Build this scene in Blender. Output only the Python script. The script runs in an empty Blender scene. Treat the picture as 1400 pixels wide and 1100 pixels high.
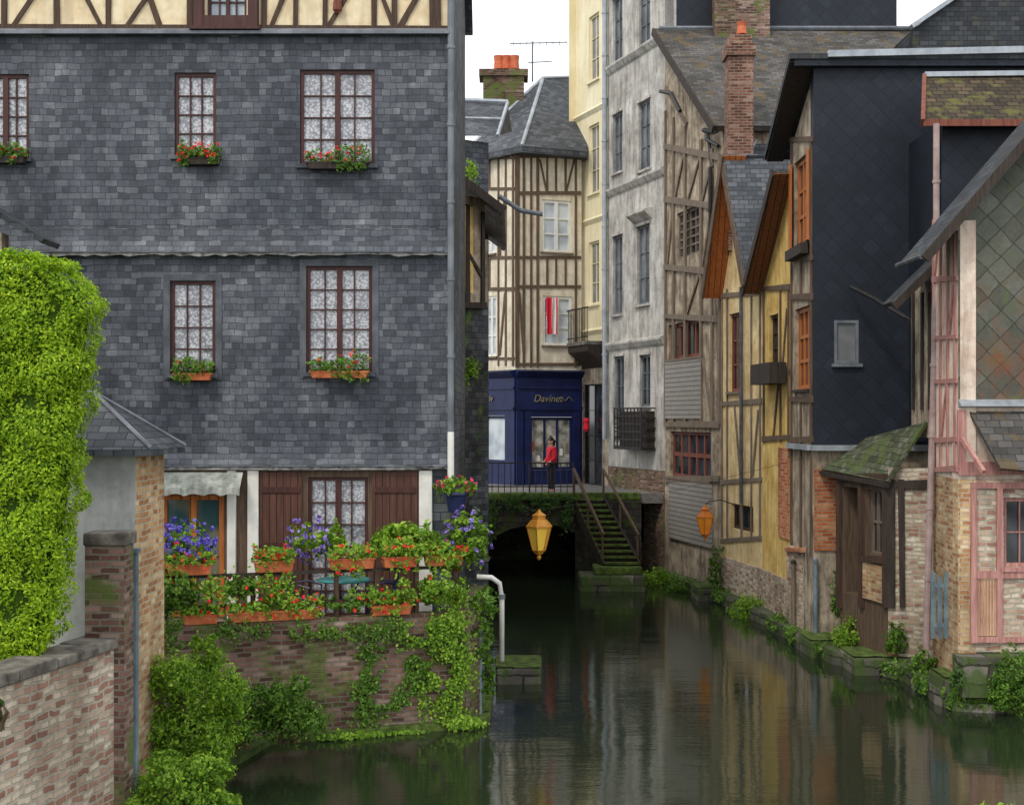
import bpy, math, random
from mathutils import Vector, Matrix, noise as mnoise
R=random.Random(7)
S=bpy.context.scene; COL=S.collection
F=1900.;H=5.;HY=570.
def X(px,Y): return (px-700)*Y/F
def Z(py,Y): return H+(HY-py)*Y/F
def at(px,py,Y): return Vector((X(px,Y),Y,Z(py,Y)))
V=Vector
# ------------------------------------------------------------------ materials
class G:
    def __init__(s,name,rough=.8,spec=.3):
        s.m=bpy.data.materials.new(name); s.m.use_nodes=True; s.t=s.m.node_tree
        s.b=s.t.nodes['Principled BSDF']; s.b.inputs['Roughness'].default_value=rough
        s.b.inputs['Specular IOR Level'].default_value=spec
        tc=s.n('ShaderNodeTexCoord'); s.uv=tc.outputs['UV']; s.ob=tc.outputs['Object']
    def n(s,t,**k):
        x=s.t.nodes.new(t)
        for a,v in k.items(): setattr(x,a,v)
        return x
    def put(s,sock,v):
        if isinstance(v,bpy.types.NodeSocket): s.t.links.new(v,sock)
        elif isinstance(v,(tuple,list)) and len(v)==3 and sock.type=='RGBA': sock.default_value=(*v,1)
        else: sock.default_value=v
    def mp(s,vec,st=(1,1,1),rot=0):
        m=s.n('ShaderNodeMapping'); s.put(m.inputs['Vector'],vec); m.inputs['Scale'].default_value=st
        m.inputs['Rotation'].default_value=(0,0,rot); return m.outputs[0]
    def noise(s,sc,vec=None,det=4,st=(1,1,1),rough=.6,col=False):
        x=s.n('ShaderNodeTexNoise'); s.put(x.inputs['Vector'],s.mp(vec or s.ob,st))
        x.inputs['Scale'].default_value=sc; x.inputs['Detail'].default_value=det; x.inputs['Roughness'].default_value=rough
        return x.outputs[1 if col else 0]
    def ramp(s,f,stops):
        r=s.n('ShaderNodeValToRGB'); s.put(r.inputs[0],f); e=r.color_ramp.elements
        while len(e)<len(stops): e.new(.5)
        for q,(p,c) in zip(e,stops):
            q.position=p; q.color=(*c,1) if isinstance(c,tuple) else (c,c,c,1)
        return r.outputs[0]
    def mix(s,f,a,b,blend='MIX'):
        x=s.n('ShaderNodeMix',data_type='RGBA',blend_type=blend)
        s.put(x.inputs[0],f); s.put(x.inputs[6],a); s.put(x.inputs[7],b); return x.outputs[2]
    def math(s,op,a,b=0.):
        x=s.n('ShaderNodeMath',operation=op); s.put(x.inputs[0],a); s.put(x.inputs[1],b); return x.outputs[0]
    def bump(s,h,st=.4,dist=.02):
        x=s.n('ShaderNodeBump'); x.inputs['Strength'].default_value=st; x.inputs['Distance'].default_value=dist
        s.put(x.inputs['Height'],h); s.t.links.new(x.outputs[0],s.b.inputs['Normal'])
    def col(s,c): s.put(s.b.inputs['Base Color'],c); return s.m
def brickmat(name,stops,mortar,bw,bh,ms=.01,bump=.5,rough=.8,rot=0,off=.5,dirt=.6,wob=.012,moss=0,mossc=(.05,.09,.015),spec=.3,grime=(.3,.28,.25),wb=.75,wn=.5,ns=.9,streak=0,moss2=None,sq=1,sub=.12):
    g=G(name,rough,spec); vec=g.mp(g.uv,rot=rot) if rot else g.uv
    nz=g.noise(3,col=True,det=3)
    vm=g.n('ShaderNodeVectorMath',operation='SCALE'); g.put(vm.inputs[0],nz); vm.inputs['Scale'].default_value=wob*2
    va=g.n('ShaderNodeVectorMath',operation='ADD'); g.put(va.inputs[0],vec); g.put(va.inputs[1],vm.outputs[0])
    b=g.n('ShaderNodeTexBrick'); g.put(b.inputs['Vector'],va.outputs[0]); b.offset=off
    if sq!=1: b.squash=sq; b.squash_frequency=3
    g.put(b.inputs['Color1'],(0,0,0)); g.put(b.inputs['Color2'],(1,1,1)); g.put(b.inputs['Mortar'],(.5,.5,.5))
    for k,v in (('Scale',1),('Mortar Size',ms),('Mortar Smooth',.2),('Bias',0),('Brick Width',bw),('Row Height',bh)): b.inputs[k].default_value=v
    fine=g.noise(14,det=6)
    f=g.math('ADD',g.math('MULTIPLY',b.outputs[0],wb),g.math('MULTIPLY',g.noise(ns,det=7,rough=.7),wn))
    f=g.math('SUBTRACT',f,sub)
    c=g.ramp(f,stops)
    c=g.mix(b.outputs[1],c,mortar)
    c=g.mix(g.math('MULTIPLY',g.ramp(fine,[(.35,0.),(.7,1.)]),.4),c,g.mix(1,c,(1.6,1.6,1.6),'MULTIPLY'))
    d=g.ramp(g.noise(.7,det=6,st=(1,1,.6)),[(.4,0.),(.65,1.)])
    c=g.mix(g.math('MULTIPLY',d,dirt),c,g.mix(1,c,grime,'MULTIPLY'))
    if streak:
        k=g.ramp(g.noise(2.6,det=5,st=(2.4,2.4,.3)),[(.5,0.),(.75,1.)]); c=g.mix(g.math('MULTIPLY',k,streak),c,g.mix(1,c,(.35,.35,.35),'MULTIPLY'))
    if moss:
        mm=g.ramp(g.noise(2.2,det=8),[(.62-moss*.3,0.),(.72-moss*.3,1.)])
        mc=g.mix(g.noise(20),mossc,tuple(x*2.2 for x in mossc))
        c=g.mix(g.math('MULTIPLY',mm,.85),c,mc)
    if moss2:
        mm=g.ramp(g.noise(1.3,vec=g.mp(g.ob,(1.3,1,1.1)),det=9,rough=.7),[(.42,0.),(.62,1.)])
        sz=g.n('ShaderNodeSeparateXYZ'); g.put(sz.inputs[0],g.ob)
        zr=g.ramp(g.math('MULTIPLY',g.math('SUBTRACT',8.,sz.outputs[2]),.38),[(.08,0.),(.75,1.)])
        c=g.mix(g.math('MULTIPLY',g.math('MULTIPLY',mm,zr),.75),c,g.mix(g.noise(16),moss2,tuple(x*1.7 for x in moss2)))
    h=g.math('SUBTRACT',g.math('MULTIPLY',fine,.35),b.outputs[1])
    h=g.math('ADD',h,g.math('MULTIPLY',b.outputs[0],.5))
    g.bump(h,bump,.02)
    return g.col(c)
def plain(name,c1,c2,sc=3,rough=.8,bump=.25,streak=.4,metal=0,spec=.3,dark=.35,st=(1,1,1)):
    g=G(name,rough,spec); n=g.noise(sc,det=7,st=st)
    c=g.mix(g.ramp(n,[(.35,0.),(.65,1.)]),c1,c2)
    if streak:
        k=g.ramp(g.noise(2.3,det=5,st=(2.2,2.2,.35)),[(.45,0.),(.72,1.)])
        c=g.mix(g.math('MULTIPLY',k,streak),c,g.mix(1,c,(dark,dark*.92,dark*.82),'MULTIPLY'))
        k=g.ramp(g.noise(7,det=6),[(.52,0.),(.7,1.)])
        c=g.mix(g.math('MULTIPLY',k,streak*.6),c,g.mix(1,c,(dark,dark*.92,dark*.82),'MULTIPLY'))
    if bump: g.bump(g.noise(sc*6,det=6,st=st),bump,.015)
    g.b.inputs['Metallic'].default_value=metal
    return g.col(c)
def wood(name,c1,c2,rough=.75,plank=0):
    g=G(name,rough); n=g.noise(5,det=7,st=(4,4,.35))
    c=g.mix(g.ramp(n,[(.3,0.),(.7,1.)]),c1,c2); h=n
    if plank:
        sx=g.n('ShaderNodeSeparateXYZ'); g.put(sx.inputs[0],g.uv)
        p=g.math('FRACT',g.math('MULTIPLY',sx.outputs[0],1/plank)); p=g.math('LESS_THAN',p,.1)
        c=g.mix(p,c,tuple(x*.2 for x in c1)); h=g.math('SUBTRACT',n,p)
    g.bump(h,.4,.012); return g.col(c)
def louver(name,c1,c2,pitch):
    g=G(name,.85); sx=g.n('ShaderNodeSeparateXYZ'); g.put(sx.inputs[0],g.uv)
    p=g.math('FRACT',g.math('MULTIPLY',sx.outputs[1],1/pitch))
    c=g.mix(g.noise(3,det=6,st=(1,1,2)),c1,c2)
    c=g.mix(g.ramp(p,[(0,0.),(.3,1.)]),tuple(x*.18 for x in c1),c); g.bump(p,.8,.03); return g.col(c)
def leafmat(name,stops,tr=.3):
    g=G(name,.5,.35); geo=g.n('ShaderNodeNewGeometry')
    f=g.math('ADD',g.math('MULTIPLY',geo.outputs['Random Per Island'],.6),g.math('MULTIPLY',g.noise(1.8,det=3),.6))
    f=g.math('SUBTRACT',f,.1)
    c=g.ramp(f,stops); g.col(c)
    t=g.n('ShaderNodeBsdfTranslucent'); g.put(t.inputs[0],c); mx=g.n('ShaderNodeMixShader'); mx.inputs[0].default_value=tr
    out=g.t.nodes['Material Output']; g.t.links.new(g.b.outputs[0],mx.inputs[1]); g.t.links.new(t.outputs[0],mx.inputs[2]); g.t.links.new(mx.outputs[0],out.inputs[0])
    return g.m
def lace(name,base=(.6,.61,.64),dark=(.17,.18,.21)):
    g=G(name,.5,.5); v=g.n('ShaderNodeTexVoronoi'); g.put(v.inputs['Vector'],g.uv); v.inputs['Scale'].default_value=24
    f=g.math('ADD',g.math('MULTIPLY',v.outputs[0],.7),g.math('MULTIPLY',g.noise(2.2,det=3),.55))
    c=g.ramp(f,[(.35,base),(.8,dark)])
    g.b.inputs['Coat Weight'].default_value=1; g.b.inputs['Coat Roughness'].default_value=.04
    return g.col(c)
def glass(name,c1,c2):
    g=G(name,.06,.6); return g.col(g.mix(g.ramp(g.noise(1.1,det=2),[(.4,0.),(.6,1.)]),c1,c2))
SL=[(0,(.015,.019,.027)),(.3,(.038,.045,.058)),(.55,(.078,.088,.106)),(.8,(.15,.161,.18)),(1,(.32,.33,.335))]
M={}
M['slate']=brickmat('slate_hanging',SL,(.016,.019,.024),.21,.11,.004,.65,.6,off=.42,dirt=.75,wob=.04,spec=.4,grime=(.36,.4,.47),wb=.42,wn=1.15,ns=1.0,streak=.55,sq=.62,sub=.24)
M['slate2']=brickmat('slate_side',SL,(.015,.017,.02),.26,.15,.007,.5,.65,dirt=.8,moss=.1,wb=.45,wn=.8,ns=1.3)
M['roof']=brickmat('slate_roof',[(0,(.03,.035,.043)),(.5,(.06,.068,.08)),(1,(.12,.13,.145))],(.015,.017,.02),.25,.14,.008,.5,.6,dirt=.5)
M['roofdk']=brickmat('dark_slate_roof',[(0,(.02,.022,.027)),(.5,(.038,.043,.05)),(1,(.07,.078,.088))],(.01,.011,.013),.25,.14,.008,.5,.7,dirt=.5,moss=.1,mossc=(.05,.05,.02))
M['roofold']=brickmat('old_slate_roof',[(0,(.042,.04,.038)),(.5,(.082,.078,.074)),(1,(.14,.132,.128))],(.03,.03,.03),.25,.14,.008,.5,.75,dirt=.6,moss=.3,mossc=(.07,.05,.025))
M['black']=brickmat('black_diamond_slate',[(0,(.010,.014,.022)),(.6,(.016,.022,.034)),(1,(.029,.037,.055))],(.008,.011,.017),.3,.3,.008,.4,.6,rot=math.pi/4,off=0,dirt=.4,wob=.006,spec=.3,wb=.4,wn=.8)
M['diamond']=brickmat('mossy_diamond_slate',[(0,(.055,.06,.048)),(.5,(.12,.125,.105)),(1,(.23,.235,.21))],(.06,.06,.05),.33,.33,.01,.7,.8,rot=math.pi/4,off=0,dirt=.7,wob=.045,moss=.22,mossc=(.06,.075,.035),grime=(.45,.47,.38),moss2=(.15,.05,.024),wb=.42,wn=.8,sub=.17)  # dark joint colour paints the shadow lines between overlapping tiles
M['mossroof']=brickmat('green_mossy_tile',[(0,(.045,.055,.03)),(.5,(.1,.115,.07)),(1,(.2,.21,.15))],(.02,.025,.014),.19,.13,.008,.7,.9,dirt=.7,moss=.4,mossc=(.055,.075,.022),wob=.03,streak=.7)
M['lichen']=brickmat('lichen_tile',[(0,(.03,.023,.018)),(.5,(.06,.045,.028)),(1,(.11,.08,.045))],(.015,.012,.01),.25,.16,.012,.8,.9,dirt=.5,moss=.3,mossc=(.07,.07,.018))
BR=[(0,(.08,.028,.022)),(.45,(.21,.08,.055)),(.75,(.33,.16,.115)),(1,(.45,.34,.28))]
M['brick']=brickmat('red_brick',BR,(.3,.25,.2),.23,.078,.012,.6,.9,dirt=.65)
M['brickold']=brickmat('old_purple_brick',[(0,(.05,.026,.024)),(.4,(.16,.078,.06)),(.7,(.28,.155,.125)),(1,(.42,.35,.29))],(.22,.19,.15),.23,.078,.013,.9,.9,dirt=.8,moss=.36,mossc=(.065,.09,.02),wob=.03,grime=(.27,.25,.2))
M['bricktan']=brickmat('tan_brick',[(0,(.26,.09,.04)),(.4,(.49,.26,.115)),(.75,(.62,.45,.25)),(1,(.72,.6,.43))],(.5,.42,.3),.23,.08,.012,.8,.9,dirt=.75,wob=.03,streak=.4)
M['brickor']=brickmat('orange_brick',[(0,(.28,.055,.02)),(.5,(.5,.15,.055)),(1,(.6,.32,.17))],(.36,.27,.18),.23,.08,.012,.7,.9,dirt=.7)
M['rubble']=brickmat('pale_rubble_brick',[(0,(.2,.08,.055)),(.3,(.4,.23,.165)),(.55,(.56,.45,.34)),(1,(.72,.65,.53))],(.44,.39,.31),.25,.09,.018,1.,.9,dirt=.7,wob=.065,streak=.4,sq=.7)
M['stone']=brickmat('mossy_stone',[(0,(.05,.047,.04)),(.5,(.12,.11,.095)),(1,(.24,.22,.19))],(.03,.03,.022),.7,.33,.02,.9,.9,dirt=.8,moss=.6,mossc=(.035,.06,.012),wob=.09)
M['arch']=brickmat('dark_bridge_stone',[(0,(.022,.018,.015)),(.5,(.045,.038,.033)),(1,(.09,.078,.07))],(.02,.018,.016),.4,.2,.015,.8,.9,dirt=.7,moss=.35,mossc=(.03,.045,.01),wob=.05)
M['moss']=plain('moss',(.035,.055,.012),(.12,.18,.035),6,.95,.8,.3)
M['coping']=plain('weathered_coping',(.08,.07,.062),(.23,.21,.18),5,.9,.6,.5)
M['render']=plain('grey_render',(.4,.41,.41),(.6,.61,.6),1.6,.9,.3,.5,dark=.5)
M['cream']=plain('cream_plaster',(.68,.54,.34),(.83,.72,.5),2.5,.9,.3,.4)
M['creamwarm']=plain('warm_cream_plaster',(.6,.43,.2),(.82,.66,.38),2.2,.9,.4,.5)
M['creamwhite']=plain('white_cream_plaster',(.64,.56,.43),(.8,.74,.6),2.5,.9,.3,.4)
M['yellow']=plain('yellow_plaster',(.6,.38,.1),(.8,.59,.22),2,.9,.4,.6,dark=.35)
M['creamwall']=plain('cream_painted_wall',(.78,.69,.45),(.87,.8,.58),.8,.85,.15,.3,dark=.6)
M['greywall']=plain('grey_limewash',(.36,.345,.32),(.62,.605,.57),1.5,.9,.3,.85,dark=.42)
M['oldwall']=plain('weathered_plaster',(.22,.175,.13),(.56,.47,.355),2.2,.95,.6,.9,dark=.25)
M['pinkwall']=plain('pinkish_plaster',(.64,.48,.39),(.82,.72,.6),2.5,.9,.4,.6)
M['white']=plain('white_paint',(.68,.67,.62),(.82,.81,.77),4,.6,.1,.25,dark=.6)
M['timber']=wood('dark_timber',(.035,.02,.014),(.1,.06,.04))
M['timberb']=wood('brown_timber',(.06,.038,.025),(.17,.115,.078))
M['timberg']=wood('grey_timber',(.09,.07,.052),(.26,.205,.155))
M['timberd']=wood('black_timber',(.018,.014,.012),(.06,.045,.036))
M['timberp']=wood('pink_painted_timber',(.28,.11,.1),(.56,.31,.27))
M['winred']=wood('brown_red_window_paint',(.035,.013,.012),(.085,.03,.025),.5)
M['shutter']=wood('brown_shutter',(.055,.022,.015),(.12,.052,.036),.6,.12)
M['orange']=wood('orange_varnished_wood',(.36,.105,.022),(.56,.19,.05),.55,.16)
M['sofor']=wood('orange_brown_soffit',(.25,.07,.018),(.46,.15,.04),.7,.16)
M['brownsof']=wood('brown_soffit_wood',(.12,.045,.02),(.24,.095,.04),.7,.16)
M['redwood']=wood('dull_red_wood',(.11,.03,.02),(.25,.085,.055),.7)
M['louver']=louver('grey_louvre',(.28,.265,.25),(.48,.45,.42),.14)
M['navy']=plain('navy_shop_paint',(.004,.009,.05),(.008,.017,.095),2,.45,.05,.3,spec=.4)
M['navypot']=plain('dark_blue_glaze',(.01,.015,.05),(.02,.03,.1),4,.3,.05,0,spec=.5)
M['iron']=plain('black_iron',(.012,.012,.014),(.03,.028,.028),8,.5,.2,0)
M['zinc']=plain('zinc',(.3,.33,.37),(.45,.49,.53),2,.45,.05,.35,metal=.4)
M['lead']=plain('dull_lead',(.12,.135,.155),(.21,.23,.26),2,.6,.1,.4,metal=.1)
M['trim']=plain('slate_trim',(.055,.062,.075),(.12,.13,.15),2.5,.65,.2,.5)
M['edge']=plain('lime_drip_edge',(.14,.145,.15),(.6,.6,.58),7,.9,.6,.6)
M['bluepost']=plain('blue_grey_paint',(.12,.175,.21),(.22,.3,.34),3,.7,.2,.6)
M['pinkpipe']=plain('pinkish_pipe_paint',(.32,.22,.21),(.46,.35,.34),3,.6,.1,.5)
M['terra']=plain('terracotta',(.42,.1,.035),(.62,.19,.08),5,.85,.2,.4)
M['pot']=plain('red_chimney_pot',(.5,.11,.05),(.62,.18,.09),5,.85,.2,.2)
M['lace']=lace('lace_curtain_pane')
M['glass']=glass('dark_glass',(.012,.016,.02),(.05,.06,.07))
M['glassbl']=glass('pale_blue_glass',(.34,.4,.46),(.58,.64,.68))
M['glassgr']=glass('grey_shutter_glass',(.11,.118,.125),(.22,.23,.235))
M['glassteal']=glass('teal_glass',(.03,.09,.1),(.2,.2,.14))
M['amber']=glass('amber_glass',(.85,.42,.03),(.95,.62,.08))
M['amber2']=glass('orange_lamp_glass',(.85,.26,.02),(.95,.4,.05))
M['awning']=plain('milky_plastic',(.22,.24,.22),(.46,.48,.43),4,.3,.2,.7)
M['shopin']=plain('shop_interior',(.12,.12,.11),(.6,.58,.5),3,.4,0,0)
M['earth']=plain('earth',(.03,.028,.015),(.08,.07,.035),4,.95,.8,0)
M['grassy']=plain('grassy_earth',(.03,.05,.012),(.08,.12,.025),4,.95,.8,0)
M['street']=plain('street_setts',(.12,.115,.11),(.22,.21,.2),6,.9,.5,.2)
M['gold']=plain('dull_gold_lettering',(.17,.15,.1),(.26,.23,.15),4,.5,0,0)
M['teal']=plain('teal_table_paint',(.04,.22,.22),(.07,.3,.3),4,.45,0,.1)
M['skin']=plain('skin',(.5,.3,.22),(.56,.35,.27),8,.6,0,0)
M['redcoat']=plain('red_cloth',(.6,.015,.03),(.75,.03,.06),9,.85,.2,0)
M['dkcloth']=plain('dark_cloth',(.015,.015,.02),(.03,.03,.04),9,.9,.2,0)
M['hair']=plain('dark_hair',(.02,.012,.008),(.05,.03,.018),20,.6,.3,0)
M['lhedge']=leafmat('hedge_leaf',[(.1,(.07,.16,.006)),(.4,(.24,.42,.012)),(.7,(.44,.62,.02)),(1,(.62,.75,.07))],.42)
M['lbright']=leafmat('bright_leaf',[(.1,(.05,.12,.012)),(.45,(.18,.35,.026)),(.75,(.36,.55,.05)),(1,(.54,.69,.14))],.42)
M['lmid']=leafmat('mid_leaf',[(.1,(.028,.075,.008)),(.5,(.1,.22,.02)),(1,(.28,.46,.07))],.38)
M['ldark']=leafmat('dark_leaf',[(.1,(.015,.038,.006)),(.5,(.045,.105,.016)),(1,(.13,.24,.04))],.3)
M['fred']=leafmat('red_petal',[(.2,(.65,.012,.015)),(.7,(.85,.03,.02)),(1,(.88,.14,.05))],.25)
M['fpink']=leafmat('pink_petal',[(.2,(.65,.05,.14)),(.7,(.85,.15,.25)),(1,(.9,.5,.5))],.25)
M['fpurp']=leafmat('violet_petal',[(.2,(.08,.06,.45)),(.6,(.18,.14,.66)),(1,(.42,.36,.82))],.25)
M['fmix']=leafmat('mixed_violet_petal',[(.2,(.14,.09,.45)),(.6,(.32,.23,.65)),(1,(.68,.55,.82))],.25)
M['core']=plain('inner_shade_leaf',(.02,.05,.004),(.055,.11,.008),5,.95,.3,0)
M['stem']=plain('woody_stem',(.05,.035,.02),(.1,.075,.04),8,.9,.4,0)
# ------------------------------------------------------------------ mesh building
class Wall:
    def __init__(s,px0,Y0,px1,Y1):
        s.A=V((X(px0,Y0),Y0)); B=V((X(px1,Y1),Y1)); s.L=(B-s.A).length; s.u=(B-s.A)/s.L; s.n=V((s.u.y,-s.u.x))
    def U(s,px):
        k=(px-700)/F; return (k*s.A.y-s.A.x)/(s.u.x-k*s.u.y)
    def Ya(s,a): return s.A.y+s.u.y*a
    def Zp(s,px,py): return Z(py,s.Ya(s.U(px)))
    def P(s,a,d,z): return V((s.A.x+s.u.x*a+s.n.x*d,s.A.y+s.u.y*a+s.n.y*d,z))
    def rect(s,x0,y0,x1,y1):
        a0,a1=s.U(x0),s.U(x1); Y=s.Ya((a0+a1)/2); return (a0,a1,Z(y1,Y),Z(y0,Y))
class W2(Wall):
    def __init__(s,A,B): s.A=V(A); s.L=(V(B)-s.A).length; s.u=(V(B)-s.A)/s.L; s.n=V((s.u.y,-s.u.x))
class MB:
    def __init__(s): s.v=[];s.f=[]
    def poly(s,*p):
        n=len(s.v); s.v+=[tuple(q) for q in p]; s.f.append(tuple(range(n,n+len(p)))); return s
    def prism(s,pts,off):
        n=len(s.v);k=len(pts);off=V(off); s.v+=[tuple(p) for p in pts]+[tuple(V(p)+off) for p in pts]
        s.f+=[tuple(range(n+k-1,n-1,-1)),tuple(range(n+k,n+2*k))]+[(n+i,n+(i+1)%k,n+k+(i+1)%k,n+k+i) for i in range(k)]; return s
    def box(s,x0,x1,y0,y1,z0,z1):
        return s.prism([V((x0,y0,z0)),V((x1,y0,z0)),V((x1,y1,z0)),V((x0,y1,z0))],(0,0,z1-z0))
    def wbox(s,W,a0,a1,d0,d1,z0,z1):
        return s.prism([W.P(a0,d1,z0),W.P(a1,d1,z0),W.P(a1,d0,z0),W.P(a0,d0,z0)],(0,0,z1-z0))
    def wprof(s,W,a0,a1,prof):
        return s.prism([W.P(a0,d,z) for d,z in prof],W.P(a1,0,0)-W.P(a0,0,0))
    def slab(s,pts,t):
        pts=[V(p) for p in pts]; n=(pts[1]-pts[0]).cross(pts[2]-pts[1]).normalized()
        if n.z<0: n=-n
        return s.prism(pts,-n*t)
    def bar(s,p,q,w,h,up=(0,0,1)):
        p,q=V(p),V(q); d=(q-p).normalized(); up=V(up)
        if abs(d.dot(up))>.95: up=V((0,1,0))
        r=d.cross(up).normalized()*w/2; t=r.cross(d).normalized()*h/2
        return s.prism([p-r-t,p+r-t,p+r+t,p-r+t],q-p)
    def tube(s,pts,r,n=8):
        pts=[V(p) for p in pts]; b=len(s.v)
        rr=r if isinstance(r,(list,tuple)) else [r]*len(pts)
        for i,p in enumerate(pts):
            d=(pts[min(i+1,len(pts)-1)]-pts[max(i-1,0)]).normalized(); up=V((0,0,1)) if abs(d.z)<.9 else V((0,1,0))
            x=d.cross(up).normalized(); y=x.cross(d)
            s.v+=[tuple(p+(x*math.cos(2*math.pi*k/n)+y*math.sin(2*math.pi*k/n))*rr[i]) for k in range(n)]
        for i in range(len(pts)-1):
            s.f+=[(b+i*n+k,b+i*n+(k+1)%n,b+(i+1)*n+(k+1)%n,b+(i+1)*n+k) for k in range(n)]
        s.f+=[tuple(range(b+n-1,b-1,-1)),tuple(range(b+(len(pts)-1)*n,b+len(pts)*n))]; return s
    def lathe(s,c,prof,n=12,ph=0):
        c=V(c);b=len(s.v)
        for r,z in prof: s.v+=[(c.x+r*math.cos(2*math.pi*k/n+ph),c.y+r*math.sin(2*math.pi*k/n+ph),c.z+z) for k in range(n)]
        for i in range(len(prof)-1): s.f+=[(b+i*n+k,b+i*n+(k+1)%n,b+(i+1)*n+(k+1)%n,b+(i+1)*n+k) for k in range(n)]
        s.f+=[tuple(range(b+n-1,b-1,-1)),tuple(range(b+(len(prof)-1)*n,b+len(prof)*n))]; return s
    def beam(s,W,x0,y0,x1,y1,w,d0=0,d1=.035):
        a0,a1=W.U(x0),W.U(x1); z0,z1=W.Zp(x0,y0),W.Zp(x1,y1); dx,dz=a1-a0,z1-z0; l=math.hypot(dx,dz); e=R.uniform(0,.006)
        k0,k1=w/2*R.uniform(.75,1.2),w/2*R.uniform(.75,1.2); nx,nz=-dz/l,dx/l
        return s.prism([W.P(a0+nx*k0,d1+e,z0+nz*k0),W.P(a1+nx*k1,d1+e,z1+nz*k1),W.P(a1-nx*k1,d1+e,z1-nz*k1),W.P(a0-nx*k0,d1+e,z0-nz*k0)],W.P(0,d0,0)-W.P(0,d1+e,0))
    def build(s,name,mat,parent=None,bevel=0,smooth=False,uv=True,origin=None):
        if origin is not None:
            o_=V(origin); s.v=[tuple(V(p)-o_) for p in s.v]
        me=bpy.data.meshes.new(name); me.from_pydata(s.v,[],s.f); me.update()
        if uv:
            L=me.uv_layers.new(name='UVMap').data; vs=me.vertices; zz=V((0,0,1))
            for p in me.polygons:
                n=p.normal
                if abs(n.z)>.97: t,b=V((1,0,0)),V((0,1,0))
                else: t=zz.cross(n).normalized(); b=n.cross(t)
                for li in p.loop_indices:
                    co=vs[me.loops[li].vertex_index].co; L[li].uv=(co.dot(t)+37,co.dot(b)+41)
        if smooth:
            for p in me.polygons: p.use_smooth=True
        me.materials.append(M[mat] if isinstance(mat,str) else mat)
        o=bpy.data.objects.new(name,me); COL.objects.link(o)
        if origin is not None: o.location=origin
        if parent is not None:
            o.parent=parent
            if parent.type=='EMPTY': o.matrix_parent_inverse=Matrix.Translation(-parent.location)
        if bevel:
            b=o.modifiers.new('bevel','BEVEL'); b.width=bevel; b.segments=2; b.limit_method='ANGLE'
        return o
def tag(o,label,cat,group=None):
    o['label']=label; o['category']=cat
    if group: o['group']=group
    return o
def thing(name,label,cat,loc,group=None):
    o=bpy.data.objects.new(name,None); COL.objects.link(o); o.location=V(loc); o.empty_display_size=.3; return tag(o,label,cat,group)
def struct(name,mb,mat,**k):
    o=mb.build(name,mat,**k); o['kind']='structure'; return o
def wall(mb,W,a0,a1,z0,z1,ops=(),d=0,t=.3,rev=.16):
    As=sorted({a0,a1}|{min(max(x,a0),a1) for o in ops for x in o[:2]}); Zs=sorted({z0,z1}|{min(max(x,z0),z1) for o in ops for x in o[2:]})
    for i in range(len(As)-1):
        for j in range(len(Zs)-1):
            ca,cz=(As[i]+As[i+1])/2,(Zs[j]+Zs[j+1])/2
            if any(o[0]<ca<o[1] and o[2]<cz<o[3] for o in ops): continue
            mb.poly(W.P(As[i],d,Zs[j]),W.P(As[i+1],d,Zs[j]),W.P(As[i+1],d,Zs[j+1]),W.P(As[i],d,Zs[j+1]))
    for b0,b1,y0,y1 in ops:
        c=[(b0,y0),(b1,y0),(b1,y1),(b0,y1)]
        for k in range(4):
            p,q=c[k],c[(k+1)%4]; mb.poly(W.P(q[0],d,q[1]),W.P(p[0],d,p[1]),W.P(p[0],d-rev,p[1]),W.P(q[0],d-rev,q[1]))
    c=[(a0,z0),(a1,z0),(a1,z1),(a0,z1)]
    for k in range(4):
        p,q=c[k],c[(k+1)%4]; mb.poly(W.P(p[0],d,p[1]),W.P(q[0],d,q[1]),W.P(q[0],d-t,q[1]),W.P(p[0],d-t,p[1]))
def window(W,root,r,cols,rows,fm,pm,d=0,rec=.1,fw=.05,mw=.022,sill=None,mid=0,label=None,lintel=None):
    a0,a1,z0,z1=r; m=MB(); e=.004; q=d-rec
    m.wbox(W,a0+e,a0+fw,q-.05,q+.02,z0+e,z1-e); m.wbox(W,a1-fw,a1-e,q-.05,q+.02,z0+e,z1-e)
    m.wbox(W,a0+fw,a1-fw,q-.05,q+.018,z0+e,z0+fw); m.wbox(W,a0+fw,a1-fw,q-.05,q+.018,z1-fw,z1-e)
    for c in range(1,cols):
        x=a0+fw+(a1-a0-2*fw)*c/cols; w=mid if (mid and c*2==cols) else mw
        m.wbox(W,x-w/2,x+w/2,q-.045,q+(.012 if w==mw else .03),z0+fw,z1-fw)
    for c in range(1,rows):
        x=z0+fw+(z1-z0-2*fw)*c/rows; m.wbox(W,a0+fw,a1-fw,q-.045,q+.008,x-mw/2,x+mw/2)
    w=m.build('window',fm,root)
    if label: w['label']=label
    MB().wbox(W,a0+fw*.5,a1-fw*.5,q-.06,q-.03,z0+fw*.5,z1-fw*.5).build('pane',pm,w)
    if sill: MB().wbox(W,a0-.06,a1+.06,d-.1,d+.09,z0-.07,z0-.003).build('sill',sill,w)
    if lintel: MB().wbox(W,a0-.06,a1+.06,d-.05,d+.06,z1+.003,z1+.1).build('lintel',lintel,w)
    return w
def leafmesh(name,pts,size,mat,parent,asp=.55,r=R):
    m=MB()
    for p,n in pts:
        n=(n+V((r.gauss(0,.5),r.gauss(0,.5),r.gauss(.25,.5)))).normalized()
        t=n.cross(V((r.gauss(0,1),r.gauss(0,1),r.gauss(0,1)))).normalized(); b=n.cross(t)
        l=size*r.uniform(.6,1.4); w=l*asp
        m.poly(p-t*l*.5,p+b*w*.5+n*l*.08,p+t*l*.5-n*l*.1,p-b*w*.5+n*l*.08)
    return m.build(name,mat,parent,uv=False)
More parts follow.
